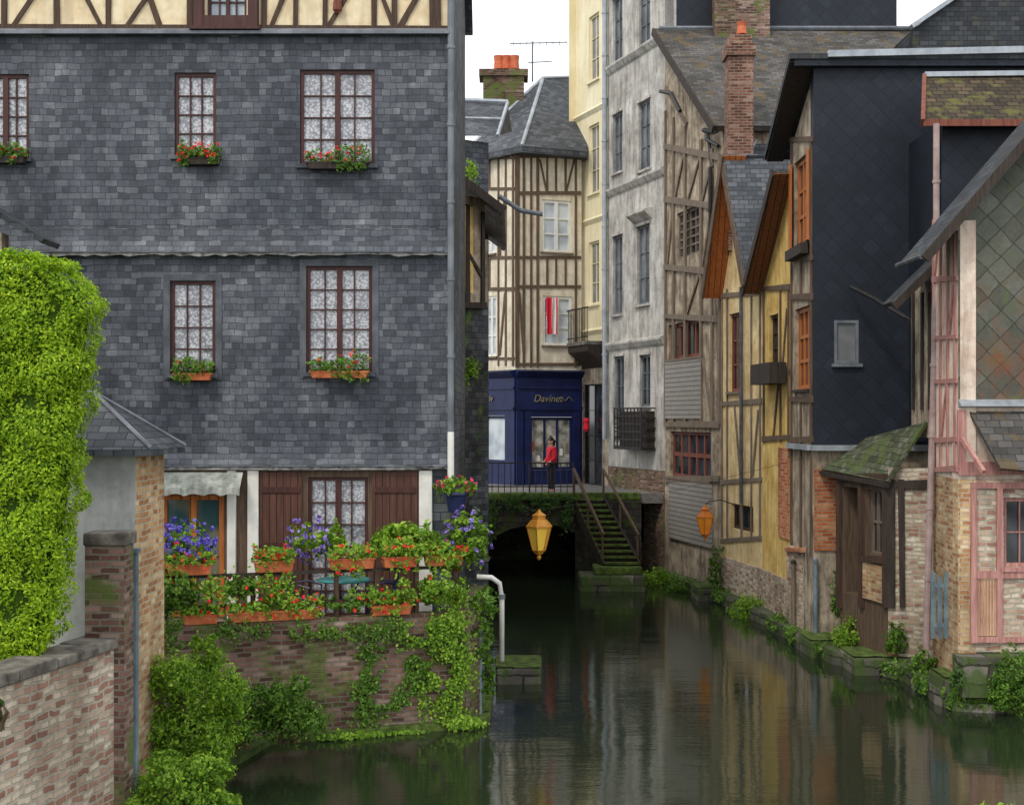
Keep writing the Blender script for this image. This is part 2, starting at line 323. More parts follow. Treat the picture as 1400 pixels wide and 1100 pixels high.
def blobpts(ells,n,cl=.12,r=R,lo=.55):
    wt=[e[1][0]*e[1][1]+e[1][2]*(e[1][0]+e[1][1]) for e in ells]; out=[]
    while len(out)<n:
        c,ra=r.choices(ells,wt)[0]
        d=V((r.gauss(0,1),r.gauss(0,1),r.gauss(0,1))).normalized()
        k=r.uniform(lo,1.03)*(1+.35*mnoise.noise(d*2.6+V(c)))
        q=V(c)+V((d.x*ra[0],d.y*ra[1],d.z*ra[2]))*k
        for _ in range(r.randint(6,16)):
            s=cl*min(ra)*2; out.append((q+V((r.gauss(0,s),r.gauss(0,s),r.gauss(0,s)))*.5,d))
    return out[:n]
def bush(name,label,cat,ells,n,size,mat,loc,flow=None,fn=0,fs=.05,group=None,stems=0,cl=.12):
    t=thing(name,label,cat,loc,group)
    leafmesh('foliage',blobpts(ells,n,cl),size,mat,t)
    if flow: leafmesh('flowers',[(p+nn*.03,nn) for p,nn in blobpts([(c,(a*1.02,b*1.02,d*1.05)) for c,(a,b,d) in ells],fn,cl*.5,lo=.92)],fs,flow,t,.9)
    if stems:
        m=MB(); z0=V(loc).z
        for i in range(stems):
            c,ra=ells[i%len(ells)]; c=V(c); b=V((V(loc).x+R.uniform(-.15,.15),V(loc).y+R.uniform(-.1,.1),z0))
            m.tube([b,(b+c)/2+V((R.uniform(-.1,.1),0,.05)),c+V((0,0,ra[2]*.4))],[.03,.02,.008],6)
        m.build('stem','stem',t)
    return t
def ivy(name,label,W,spots,n,size,mat,cat='climbing plant',d1=.16,flow=None,fn=0,gap=-.2):
    a=spots[0]; t=thing(name,label,cat,W.P(W.U(a[0]),0,W.Zp(a[0],a[1]+a[3])))
    pts=[]; nn=V((W.n.x,W.n.y,.2)); wt=[s[2]*s[3] for s in spots]
    def smp(k):
        o=[]
        while len(o)<k:
            s=R.choices(spots,wt)[0]; x=s[0]+R.gauss(0,s[2]*.5); y=s[1]+R.gauss(0,s[3]*.5); w=W.U(x); z=W.Zp(x,y)
            if z<.02: continue
            if mnoise.noise(V((w*2.3,z*2.3,5)))+.5*mnoise.noise(V((w*6,z*6,9)))<gap: continue
            o.append((W.P(w,R.uniform(.015,d1),z),nn))
        return o
    leafmesh('foliage',smp(n),size,mat,t)
    if flow: leafmesh('flowers',smp(fn),.05,flow,t,.9)
    return t
def trough(label,c,u,L,mat='terra',flow='fred',nl=170,nf=46,group=None,cat='flower box',h=.15,leaf='lmid',rise=.13,droop=.06,ls=.075,dr=.36):
    c=V(c); u=V((u[0],u[1],0)); n=V((u.y,-u.x,0)); t=thing('flower_box',label,cat,c,group); m=MB()
    def rg(k,z): return [c+u*(-L/2*k)+n*(.09*k)+V((0,0,z)),c+u*(L/2*k)+n*(.09*k)+V((0,0,z)),c+u*(L/2*k)-n*(.09*k)+V((0,0,z)),c+u*(-L/2*k)-n*(.09*k)+V((0,0,z))]
    lo,hi=rg(.93,0),rg(1,h-.03); b=len(m.v); m.v+=[tuple(p) for p in lo+hi]; m.f+=[(b+3,b+2,b+1,b)]+[(b+i,b+(i+1)%4,b+4+(i+1)%4,b+4+i) for i in range(4)]
    m.prism(rg(1.05,h-.03),(0,0,.03)); m.build('box',mat,t,bevel=.006)
    def pts(k,s,dr):
        o=[]
        while len(o)<k*s:
            a=R.uniform(-L/2,L/2)*1.06; q=mnoise.noise(V((a*4+c.x*3,c.z*5,1)))
            if R.random()>dr: z=h+rise*R.uniform(0,1)*(.75+.9*q); dd=R.gauss(.02,.08)
            else:
                if q<0: continue
                z=h-R.uniform(0,h*.8+droop)*(.6+q); dd=R.uniform(.08,.18)
            for _ in range(s): o.append((c+u*(a+R.gauss(0,.022))+n*(dd+R.gauss(0,.015))+V((0,0,z+R.gauss(0,.016))),n*.7+V((0,0,.5))))
        return o
    leafmesh('foliage',pts(nl,2,dr),ls,leaf,t)
    if nf: leafmesh('flowers',[(p+n*.05+V((0,0,.04)),q) for p,q in pts(nf,6,.2)],.036,flow,t,.95)
    return t
def pipe(root,pts,r,mat,name='downpipe',rings=True):
    m=MB(); m.tube(pts,r,10)
    if rings:
        p,q=V(pts[-2]),V(pts[-1]); k=int((q-p).length/1.5)
        for i in range(1,k+1):
            c=p.lerp(q,i/(k+1)); m.tube([c,c+(q-p).normalized()*.06],r*1.25,10)
    return m.build(name,mat,root,smooth=False)
# ------------------------------------------------------------------ setting
def flat(name,pts,z0,z1,mat): return struct(name,MB().prism([V((x,y,z0)) for x,y in pts],(0,0,z1-z0)),mat)
struct('ground',MB().poly(V((-900,-60,-1.4)),V((900,-60,-1.4)),V((900,1500,-1.4)),V((-900,1500,-1.4))),'earth')
g=G('canal_water',.03,.5); g.b.inputs['IOR'].default_value=1.5
h1=g.noise(.9,det=2,st=(.35,1.1,1)); h2=g.noise(4.6,det=4,st=(.35,1.6,1)); 
pt=g.ramp(g.noise(.25,det=3),[(.38,.35),(.62,1.)])
g.bump(g.math('MULTIPLY',g.math('ADD',g.math('MULTIPLY',h1,.8),g.math('MULTIPLY',h2,.42)),pt),.1,.12)
M['water']=g.col(g.mix(g.noise(.3),(.011,.017,.009),(.019,.027,.014)))
struct('water',MB().poly(V((-40,-20,0)),V((40,-20,0)),V((40,52,0)),V((-40,52,0))),'water')
QU=[(12,23.4),(7.55,23.6),(7.35,26.4),(6.6,28.2),(6.25,30),(6.15,32.5),(5.95,35),(5.4,38.5),(4.35,43.2)]
qj=[]
for i in range(len(QU)-1):
    a,b=V(QU[i]),V(QU[i+1]); k=max(1,int((b-a).length/.7))
    for j in range(k): q=a.lerp(b,j/k); qj.append((q.x+R.uniform(-.14,.08),q.y+R.uniform(-.1,.1)))
flat('right_bank',qj+[(4.35,43.2),(4.3,44),(40,44),(40,23.4)],-1.39,.27,'stone')
flat('left_bank',[(-6.6,8),(-5.0,15.3),(-4.55,17),(-4.3,18.6),(-3.9,20.2),(-3.6,21.6),(-40,21.6),(-40,8)],-1.39,.1,'grassy')
flat('street',[(-14,43.6),(14,43.6),(14,80),(-14,80)],2.3,2.6,'street')
pts=[]
for i in range(4000):
    k=R.randrange(len(qj)-1); a,b=V(qj[k]),V(qj[k+1]); q=a.lerp(b,R.random()); 
    if mnoise.noise(V((q.x*1.1,q.y*1.1,3)))<0: continue
    z=R.uniform(.02,.3); pts.append((V((q.x-R.uniform(0,.12)+(.3*R.random() if z>.25 else 0),q.y,z+(.12*R.random()))),V((-1,-.5,.4))))
o=leafmesh('bank_weeds',pts,.09,'lmid',None); o['kind']='stuff'; tag(o,'fringe of small weeds along the right canal bank edge','weeds')
# ------------------------------------------------------------------ A slate house
W=Wall(-90,23.6,615,23.6); YA=23.6
h=thing('slate_house','large slate-hung house with lace-curtained windows behind the flower terrace','house',W.P(W.L/2,0,1.6))
zt,zm,zg,z0=Z(50,YA),Z(347,YA),Z(637,YA),1.58
ops2=[W.rect(-24,103,42,217),W.rect(240,101,297,214),W.rect(411,97,513,226)]
ops1=[W.rect(233,384,295,511),W.rect(419,364,509,509)]
m=MB(); wall(m,W,0,W.L,zm,zt,ops2,d=.08); wall(m,W,0,W.L,zg,zm,ops1,d=.02)
for zz,dd,hh in ((zm,.08,.42),(zg,.02,.42)):
    m.wprof(W,0,W.L+.02,[(dd+.003,zz+hh),(dd+.03,zz+hh*.5),(dd+.15,zz),(dd+.003,zz)])
m.build('wall','slate',h)
Ws=Wall(615,23.6,636,31.4); m=MB(); wall(m,Ws,.003,Ws.L,-1,zt+2.5); m.build('side_wall','slate2',h)
for zz,dd in ((zm,.15),(zg,.09)): 
    m=MB(); top=[];bot=[]
    for i in range(61):
        a=W.L*i/60; e=dd+R.uniform(.02,.05); z=zz-R.uniform(.025,.07); top.append(W.P(a,e,zz-.003)); bot.append(W.P(a,e-.01,z))
    for i in range(60): m.poly(bot[i],bot[i+1],top[i+1],top[i]); m.poly(top[i],top[i+1],W.P(W.L*(i+1)/60,dd-.03,zz-.003),W.P(W.L*i/60,dd-.03,zz-.003))
    m.build('drip_edge','edge',h)
m=MB(); m.wprof(W,0,W.L,[(.08,zt),(.26,zt-.02),(.26,zt+.03),(.08,zt+.12)]); m.build('flashing','lead',h)
dop=[W.rect(284,-60,338,26)]
m=MB(); wall(m,W,0,W.L,zt+.12,zt+2.5,dop,d=.06); m.build('upper_wall','cream',h)
m=MB(); m.beam(W,-90,40,612,42,.11,.06,.1)
for x in (8,80,150,268-7,362,405,445,512,540,600,-60): m.beam(W,x,38,x+R.uniform(-2,2),-90,.1,.06,.095)
for x0,y0,x1,y1 in ((20,38,72,-40),(140,38,100,-40),(175,38,235,-50),(220,38,200,-20),(372,38,398,-25),(450,38,500,-45),(520,-10,538,36),(548,38,592,-40)): m.beam(W,x0,y0,x1,y1,.085,.06,.09)
m.beam(W,592,38,592,-90,.13,.06,.1); m.build('timber_frame','timber',h)
m=MB(); a=W.rect(268,-60,355,42); m.wbox(W,a[0],a[0]+.16,.06,.22,a[2],a[3]); m.wbox(W,a[1]-.16,a[1],.06,.22,a[2],a[3]); m.wbox(W,a[0]+.16,a[1]-.16,.06,.215,a[2],a[2]+.2); m.wbox(W,a[0]-.05,a[1]+.05,.06,.3,a[2]-.05,a[2]-.002)
m.build('window_surround','winred',h)
window(W,h,dop[0],4,4,'winred','glassbl',d=.06,mid=.06)
MB().lathe(W.P(W.U(463),.16,Z(22,YA)),[(.03,0),(.08,.05),(.07,.2),(.04,.26),(.03,.5)],10).build('hanging_pulley','redwood',h)
for r_,c_,rw in ((ops2[0],4,4),(ops2[1],3,4),(ops2[2],4,4)): window(W,h,r_,c_,rw,'winred','lace',d=.08,fw=.06,mw=.022,mid=.09,sill='trim',rec=.06)
for r_,c_,rw in ((ops1[0],3,4),(ops1[1],4,5)): window(W,h,r_,c_,rw,'winred','lace',d=.02,fw=.06,mw=.022,mid=.09,sill='trim',rec=.06)
for r_,d_ in [(o,.02) for o in ops1]:
    m=MB(); P_=W.P; a,b,c,e=r_; k=.11; dd=d_+.018
    o_=[(a-k,c-.1),(a-k,e+k),(b+k,e+k),(b+k,c-.1)]; i_=[(a-.002,c-.1),(a-.002,e+.002),(b+.002,e+.002),(b+.002,c-.1)]
    m.prism([P_(x,dd,z) for x,z in o_+i_[::-1]],W.P(0,d_-.02,0)-W.P(0,dd,0)); m.build('window_trim','trim',h)
gop=[W.rect(421,652,503,843),W.rect(220,676,306,843)]
m=MB(); wall(m,W,0,W.L,z0,zg-.07,gop,d=-.02); m.build('ground_floor_wall','timberb',h)
window(W,h,gop[0],4,6,'winred','lace',d=-.02,fw=.06,mid=.1,rec=.06); 
window(W,h,gop[1],2,2,'orange','glassteal',d=-.02,fw=.09,mid=.12,rec=.05,label='orange varnished glazed door under the awning')
for x0,x1 in ((356,413),(509,571)):
    a=W.rect(x0,645,x1,845); sh=MB().wbox(W,a[0],a[1],-.015,.035,a[2],a[3]).build('shutter','shutter',h,bevel=.006)
    for k in (.12,.5,.88): zz=a[2]+(a[3]-a[2])*k; MB().wbox(W,a[0]+.03,a[1]-.03,.036,.06,zz-.05,zz+.05).build('batten','winred',sh)
for x0,x1 in ((311,323),(339,354),(573,591)):
    a=W.rect(x0,643,x1,845); MB().wbox(W,a[0],a[1],-.018,.06,a[2],a[3]).build('post','white',h,bevel=.01)
m=MB(); a=W.rect(210,645,334,672); n=40
for i in range(n):
    f=lambda k:(a[0]+(a[1]-a[0])*k/n, .03*math.sin(k*1.25))
    (p,e),(q,f2)=f(i),f(i+1); s1=.04*abs(math.sin(i*.39)); s2=.04*abs(math.sin((i+1)*.39))
    m.poly(W.P(p,.12+e*.3,a[3]),W.P(q,.12+f2*.3,a[3]),W.P(q,.42+f2,a[2]+.06+s2),W.P(p,.42+e,a[2]+.06+s1)); m.poly(W.P(p,.42+e,a[2]+.06+s1),W.P(q,.42+f2,a[2]+.06+s2),W.P(q,.43+f2,a[2]-.05+s2),W.P(p,.43+e,a[2]-.05+s1))
m.build('awning','awning',h)
xp=W.U(617); pipe(h,[W.P(xp,.2,zt+2.4),W.P(xp,.2,Z(590,YA))],.055,'lead'); pipe(h,[W.P(xp,.2,Z(590,YA)),W.P(xp,.2,Z(658,YA))],.055,'white',rings=False)
m=MB(); zr=zt+2.5; m.slab([V((-12,23.1,zr-.1)),V((-.9,23.1,zr-.1)),V((-.9,27.5,zr+4.2)),V((-12,27.5,zr+4.2))],.15); m.slab([V((-.9,32,zr-.1)),V((-12,32,zr-.1)),V((-12,27.51,zr+4.2)),V((-.9,27.51,zr+4.2))],.15)
m.poly(V((-1.06,23.6,zr)),V((-1.06,31.5,zr)),V((-1.06,27.5,zr+4))); m.build('roof','roof',h)
UX=(1,0)
for lab,px,py,pw,dd,mt,fl in (('window box of red geraniums at the left edge top-storey window',6,219,58,.2,'timberd',15),('small window box of red geraniums on the narrow top-storey window',274,221,52,.2,'timberd',30),('wide window box of red geraniums on the broad top-storey window',462,227,82,.2,'timberd',20),('small window box with few flowers on the narrow middle-storey window',264,515,50,.14,'terra',4),('wide terracotta window box on the broad middle-storey window',464,512,78,.14,'terra',9)):
    y=YA-dd; trough(lab,at(px,py,y)+V((0,0,-.06)),UX,pw*y/F,mat=mt,nl=280,nf=fl,group='window boxes on the slate house',cat='window box',h=.12,rise=.28,droop=.1,leaf='lmid',ls=.065)
# neighbour roof, far left
h=thing('gabled_outhouse','dark eave tip of an outhouse roof above the hedge at the left edge','house',(-8.3,20.5,.1))
Wg=Wall(-170,20.6,2,20.6); m=MB(); wall(m,Wg,0,Wg.L,.1,Z(318,20.6)); m.build('wall','oldwall',h)
m=MB(); A,B=at(-80,240,20.35),at(60,326,20.35); m.slab([A,B,B+V((0,.75,0)),A+V((0,.75,0))],.08); C_=at(-220,326,20.35); m.slab([A,C_,C_+V((0,.75,0)),A+V((0,.75,0))],.08); m.build('roof','roofdk',h)
# ------------------------------------------------------------------ annex
h=thing('rendered_outbuilding','small grey-rendered outbuilding with hipped slate roof beside the hedge','outbuilding',(-5.5,18,.1))
Wf=Wall(20,17.8,185,17.8); zA=Z(612,17.6)
m=MB(); wall(m,Wf,0,Wf.L,.1,zA); m.build('wall','render',h)
Wd=Wall(185,17.8,217,18.95); m=MB(); wall(m,Wd,.003,Wd.L,-.3,zA-.005); wall(m,Wall(217,18.96,300,18.96),-2.,0,-.3,zA); m.build('brick_wall','bricktan',h)
xe=X(253,19.2); m=MB(); e=[V((-7.6,17.4,zA-.02)),V((xe,17.4,zA-.02)),V((xe,19.2,zA-.02)),V((-7.6,19.2,zA-.02))]; r0,r1=V((-6.8,18.3,Z(538,18.3))),V((X(128,18.3),18.3,Z(538,18.3)))
m.poly(e[0],e[1],r1,r0).poly(e[1],e[2],r1).poly(e[2],e[3],r0,r1).poly(e[3],e[0],r0); m.prism([p-V((0,0,.005)) for p in e],(0,0,-.07)); m.build('roof','roof',h)
for p,q in ((e[1],r1),(r1,r0),(e[2],r1)): MB().tube([p+V((0,0,.02)),q+V((0,0,.02))],.028,6).build('ridge_flashing','lead',h)
p=MB().box(X(116,16.7),X(170,16.7),16.7,17.1,.1,Z(746,16.7)); t=thing('brick_pillar','brick pillar with stone cap in front of the grey outbuilding','pillar',(X(143,16.7),16.9,.1)); p.build('shaft','brickold',t)
MB().box(X(113,16.66),X(173,16.66),16.66,17.14,Z(746,16.7)+.003,Z(728,16.7)).build('cap','coping',t,bevel=.02)
t=thing('drain_post','pale blue grey upright post beside the brick pillar','post',(X(180,17.2),17.2,.1))
MB().box(X(173,17.2),X(187,17.2),17.2,17.3,-.4,Z(756,17.2)).build('post','bluepost',t,bevel=.012); MB().box(X(171,17.2),X(189,17.2),17.17,17.33,Z(756,17.2)+.002,Z(750,17.2)).build('post_cap','bluepost',t)
# foreground wall
t=thing('garden_wall','low stone and brick garden wall with coping in the left foreground','wall',(-5.1,15,.0))
A2,B2=V((X(172,17.),17.)),V((X(0,14.3),14.3)); dr=(A2-B2).normalized(); st=B2-dr*4
Wq=W2(st,A2); zc=2.22
m=MB(); m.wbox(Wq,0,Wq.L,-.4,0,-.6,zc); m.build('wall','rubble',t)
m=MB(); a=0
while a<Wq.L-.1:
    b=min(Wq.L,a+R.uniform(.5,.9)); m.wbox(Wq,a+.006,b-.006,-.46,.06+R.uniform(-.01,.01),zc+.003,zc+.13+R.uniform(-.015,.015)); a=b
m.build('coping','coping',t,bevel=.02)
# hedge
t=thing('hedge','tall bright lime-green clipped hedge behind the foreground garden wall','hedge',(-5.9,15.9,.1))
ED=[(350,70),(366,110),(388,136),(410,147),(450,143),(520,136),(580,129),(640,122),(700,115),(760,110),(820,103),(865,95),(912,70)]
def ex(py):
    for (y0,x0),(y1,x1) in zip(ED,ED[1:]):
        if py<=y1: return x0+(x1-x0)*max(0,(py-y0)/(y1-y0))
    return ED[-1][1]
YS,YF,RC=16.15,15.3,.35; pts=[]
def hpath(s,xc):
    q=1.75; arc_=RC*math.pi/2
    if s<q: return V((xc-RC-q+s,YF,0)),V((0,-1,0))
    if s<q+arc_: th=(s-q)/RC; return V((xc-RC+RC*math.sin(th),YF+RC-RC*math.cos(th),0)),V((math.sin(th),-math.cos(th),0))
    return V((xc,YF+RC+s-q-arc_,0)),V((1,0,0))
tot=1.75+RC*math.pi/2+(YS-YF-RC)
while len(pts)<44000:
    py=R.uniform(350,912); z=Z(py,15.6); xc=X(ex(py)+7*mnoise.noise(V((py*.03,1,2)))+4*mnoise.noise(V((py*.09,1,2))),YS); s=R.uniform(0,tot); p,n=hpath(s,xc)
    q=mnoise.noise(V((s*2.6,z*2.6,1)))+.6*mnoise.noise(V((s*6.5,z*6.5,4)))
    if q<-.5 and R.random()<.5: continue
    p.z=z; pts.append((p+n*(.13*q-.05+R.uniform(-.07,.04)),n+V((0,0,.4))))
for i in range(6500):
    x=R.uniform(X(-110,15.6),X(112,YS)); y=R.uniform(15.35,16.2); px=700+x/16*F; zt_=Z(352+max(0,px-70)*.3,15.6)
    pts.append((V((x,y,zt_+.1*mnoise.noise(V((x*4,y*4,0)))-R.uniform(-.05,.08))),V((0,-.2,1))))
leafmesh('foliage',pts,.045,'lhedge',t)
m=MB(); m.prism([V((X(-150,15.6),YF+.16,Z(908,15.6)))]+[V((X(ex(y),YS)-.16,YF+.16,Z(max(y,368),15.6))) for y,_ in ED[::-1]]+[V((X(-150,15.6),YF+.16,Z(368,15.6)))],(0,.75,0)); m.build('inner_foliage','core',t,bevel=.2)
# ------------------------------------------------------------------ terrace
Wt=Wall(205,20.8,630,22.45); zw=1.86; t=thing('brick_terrace','old brick terrace wall with rounded corner rising from the canal','terrace',Wt.P(Wt.L/2,0,0))
c=Wt.P(Wt.L,-.45,0); ang=math.atan2(Wt.n.y,Wt.n.x); path=[Wt.P(0,0,0),Wt.P(Wt.L,0,0)]+[V((c.x+.45*math.cos(ang+i*.2),c.y+.45*math.sin(ang+i*.2),0)) for i in range(1,8)]
e=path[-1]; path+=[V((e.x+.02,26,0)),V((-3,26,0)),V((-5.9,23.5,0))]
m=MB(); m.prism([p+V((0,0,-1)) for p in path],(0,0,1+1.58))
m.build('wall','brickold',t)
m=MB(); inner=[]
for i in range(10):
    p=path[i]; 
    n=(path[min(i+1,9)]-path[max(i-1,0)]).normalized(); inner.append(p+V((-n.y,n.x,0))*.25)
for i in range(9): m.prism([path[i]+V((0,0,1.583)),path[i+1]+V((0,0,1.583)),inner[i+1]+V((0,0,1.583)),inner[i]+V((0,0,1.583))],(0,0,zw-1.583))
m.build('parapet','brickold',t)
m=MB(); out=[]
for i in range(10):
    n=(path[min(i+1,9)]-path[max(i-1,0)]).normalized(); out.append(path[i]-V((-n.y,n.x,0))*(.17+R.uniform(-.02,.02)))
for i in range(9): m.prism([out[i]+V((0,0,-.5)),out[i+1]+V((0,0,-.5)),path[i+1]+V((0,0,-.5)),path[i]+V((0,0,-.5))],(0,0,.62))
m.build('ledge','moss',t)
t=thing('terrace_railing','dark timber railing along the flower terrace','railing',Wt.P(Wt.L/2,-.12,zw))
for i in range(8):
    a=.25+i*(Wt.L-.3)/7; MB().wbox(Wt,a-.035,a+.035,-.18,-.11,zw+.002,2.58).build('post','timber',t)
for z in (2.08,2.55): MB().wbox(Wt,.15,Wt.L,-.17,-.12,z,z+.05).build('rail','timberd',t)
GB='terracotta flower boxes along the terrace'
for lab,x0,x1,y1 in (('terracotta flower box on the terrace parapet at the far left under violet flowers',250,298,840),('long terracotta flower box on the terrace parapet below the white posts',312,436,838),('terracotta flower box on the terrace parapet beneath the table',508,562,833)):
    a0,a1=Wt.U(x0),Wt.U(x1); trough(lab,Wt.P((a0+a1)/2,-.05,zw+.005),Wt.u,a1-a0,group=GB,nf=22 if x1-x0>80 else 10,nl=320 if x1-x0>80 else 180,rise=.25,droop=.06,leaf='lbright',dr=.16)
for lab,x0,x1 in (('terracotta flower box on the rail left of the dark chair',350,402),('terracotta flower box on the rail in front of the french window',453,513),('terracotta flower box on the rail below the big leafy plant',526,572),('terracotta flower box at the right end of the railing',584,634),('terracotta flower box on the rail beside the glazed door',230,290)):
    a0,a1=Wt.U(x0),Wt.U(x1); trough(lab,Wt.P((a0+a1)/2,-.12,2.605),Wt.u,a1-a0,group=GB,nf=17,nl=220,rise=.24,droop=.3,leaf='lbright',dr=.26,h=.17)
def pb(name,label,px,py,Y,rx,rz,n,mat,flow=None,fn=0,size=.08,cat='plant',fs=.05,ry=None,**k):
    c=at(px,py,Y); return bush(name,label,cat,[(c,(rx,ry or rx*.7,rz)),(c+V((rx*.4,0,-rz*.25)),(rx*.6,rx*.5,rz*.7)),(c+V((-rx*.45,0,-rz*.2)),(rx*.55,rx*.5,rz*.65))],n,size,mat,c-V((0,0,rz)),flow,fn,fs,**k)
pb('flowering_plant','mound of violet flowers beside the glazed door on the terrace',254,742,21.3,.42,.33,600,'lbright','fpurp',1900)
pb('flowering_plant','lilac and violet flowering plant by the french window',420,736,22.3,.32,.3,480,'lbright','fmix',800)
pb('leafy_plant','leafy green plant standing before the left half of the french window',456,738,22.5,.24,.3,600,'lbright')
pb('leafy_plant','large bright leafy plant in front of the right shutter',550,738,22.5,.58,.3,2300,'lbright',size=.1)
pb('flowering_plant','lilac trailing plant on the terrace corner',640,735,22.7,.36,.45,1700,'lbright','fmix',750)
pb('flowering_plant','red geranium cluster hanging at the rounded terrace corner',606,765,22.55,.34,.2,800,'lbright','fred',90)
pb('trailing_plant','dark trailing greenery hanging over the left end of the terrace wall',240,805,20.95,.36,.34,1500,'lmid','fred',60)
pb('trailing_plant','trailing leaves with red dots below the left white post',330,800,21.35,.34,.18,700,'lmid','fred',50)
pb('trailing_plant','trailing leaves hanging between the table and the corner boxes',600,808,22.35,.48,.22,1300,'lbright','fred',40)
pb('trailing_plant','leaves spilling over the parapet in the middle of the terrace',470,824,21.85,.42,.12,550,'lmid','fred',50)
pb('trailing_plant','thin foliage climbing the railing beside the dark chair',385,805,21.6,.2,.2,380,'lbright','fred',24)
ivy('trailing_plant','loose greenery woven through the terrace railing between the boxes',Wt,[(285,806,44,24),(360,808,44,22),(495,815,30,14),(565,806,46,22)],600,.07,'lbright',cat='plant',d1=.1,flow='fred',fn=50,gap=.08)
t=thing('planter','dark blue planter of pink flowers on a post at the terrace corner','planter',at(624,700,23.2))
c=at(624,700,23.2); MB().lathe(c,[(.13,0),(.2,.28),(.23,.3),(.23,.34)],14).build('pot','navypot',t); MB().tube([V((c.x,c.y,1.58)),c],.035).build('post','iron',t)
leafmesh('foliage',blobpts([(c+V((0,0,.42)),(.36,.25,.15))],650),.07,'lbright',t); leafmesh('flowers',blobpts([(c+V((0,0,.47)),(.38,.27,.15))],240,.06,lo=.9),.045,'fpink',t,.9)
# table and chairs
c=at(470,794,22.6); t=thing('garden_table','teal round garden table behind the terrace railing','table',V((c.x,c.y,1.58)))
MB().lathe(c,[(.02,0),(.42,0),(.44,.02),(.42,.04),(.02,.042)],24).build('tabletop','teal',t)
for i in range(3):
    q=i*2.1; MB().tube([V((c.x+.36*math.cos(q),c.y+.3*math.sin(q),1.585)),V((c.x+.1*math.cos(q),c.y+.1*math.sin(q),c.z-.3)),V((c.x+.25*math.cos(q),c.y+.25*math.sin(q),c.z-.005))],.016).build('leg','iron',t)
def chair(label,x,y,rot):
    t=thing('garden_chair',label,'chair',(x,y,1.585),'metal chairs on the terrace'); k=Matrix.Translation((x,y,1.585))@Matrix.Rotation(rot,4,'Z'); q=lambda a,b,c:k@V((a,b,c))
    MB().prism([q(-.2,-.2,.44),q(.2,-.2,.44),q(.22,.2,.44),q(-.22,.2,.44)],(0,0,.03)).build('seat','navypot',t)
    m=MB(); m.tube([q(-.2,.2,.45),q(-.21,.27,.8),q(-.1,.3,.95),q(.1,.3,.95),q(.21,.27,.8),q(.2,.2,.45)],.018)
    for a in (-.1,0,.1): m.tube([q(a,.2,.46),q(a,.295,.94)],.01,6)
    m.build('backrest','navypot',t)
    for sx in (-1,1):
        MB().tube([q(sx*.2,.25,.68),q(sx*.25,.05,.72),q(sx*.25,-.2,.66),q(sx*.2,-.19,.45)],.016).build('armrest','navypot',t)
        for sy in (-1,1): MB().tube([q(sx*.18,sy*.18,.44),q(sx*.23,sy*.23,0)],.016).build('leg','navypot',t)
chair('dark blue metal garden chair left of the teal table',X(416,22.7),22.7,1.3); chair('dark blue metal garden chair right of the teal table',X(520,22.9),22.9,-1.4)
# ivy and bank plants
ivy('climbing_plant','ivy patch climbing the middle of the brick terrace wall',Wt,[(572,905,36,56),(500,950,26,46),(505,900,20,26),(545,965,26,28)],2500,.062,'lmid',gap=-.1)
ivy('climbing_plant','thick climber covering the rounded right end of the terrace wall',Wt,[(618,880,24,70),(626,930,18,55),(590,865,40,24),(600,940,26,40)],3900,.06,'lbright',d1=.22)
ivy('climbing_plant','sparse creepers hanging from the left part of the terrace wall top',Wt,[(300,858,60,18),(400,864,70,14),(250,860,30,34),(460,862,60,16),(530,860,50,18)],1500,.055,'lmid',gap=-.05)
ivy('grass_tuft','grassy fringe along the foot of the terrace wall',Wt,[(560,1003,80,7),(470,1008,40,8),(630,988,20,10)],1700,.08,'lbright','grass',.3)
bush('climbing_plant','leafy creeper tumbling down the canal side of the terrace corner','climbing plant',[((-.5,22.75,1.5),(.2,.3,.45)),((-.42,23.1,.8),(.14,.3,.5)),((-.45,22.6,2.),(.25,.3,.25))],1900,.07,'lmid',(-.45,22.9,.1))
def shrub(name,label,px,py,Y,rx,rz,n,mat,size,loc=None,k_=13,**k):
    c=at(px,py,Y); es=[(c-V((0,0,rz*.2)),(rx*.7,rx*.6,rz*.7))]
    for i in range(k_):
        q=R.uniform(0,6.28); d=R.uniform(.45,.95); zz=R.uniform(-.6,.75); d*=1-.35*max(0,zz); es.append((c+V((rx*d*math.cos(q),rx*.7*d*math.sin(q),rz*zz)),(rx*R.uniform(.18,.36),rx*.3,rz*R.uniform(.2,.38))))
    return bush(name,label,'shrub',es,n,size,mat,(c.x,c.y,max(.1,c.z-rz)),stems=8,cl=.2,**k)
shrub('shrub','bright green shrub on the bank at the foot of the outbuilding',258,985,18.9,.8,.87,14000,'lbright',.06)
shrub('shrub','rounded mid green shrub growing against the terrace wall',388,968,20.3,.64,.5,7500,'lmid',.06)
shrub('shrub','low yellow-green bush at the bottom edge beside the garden wall',238,1075,17.2,.78,.46,10500,'lbright',.055)
shrub('shrub','small dark shrub between the bright shrub and terrace wall',325,975,20.0,.45,.5,3600,'lmid',.065)
shrub('shrub','tall thin shrub reaching up the left end of the terrace wall',272,912,19.9,.38,.48,3400,'lbright',.06)
shrub('hanging_plant','small tuft of leaves on top of the garden wall at the left edge',-8,975,13.9,.1,.16,350,'ldark',.05)
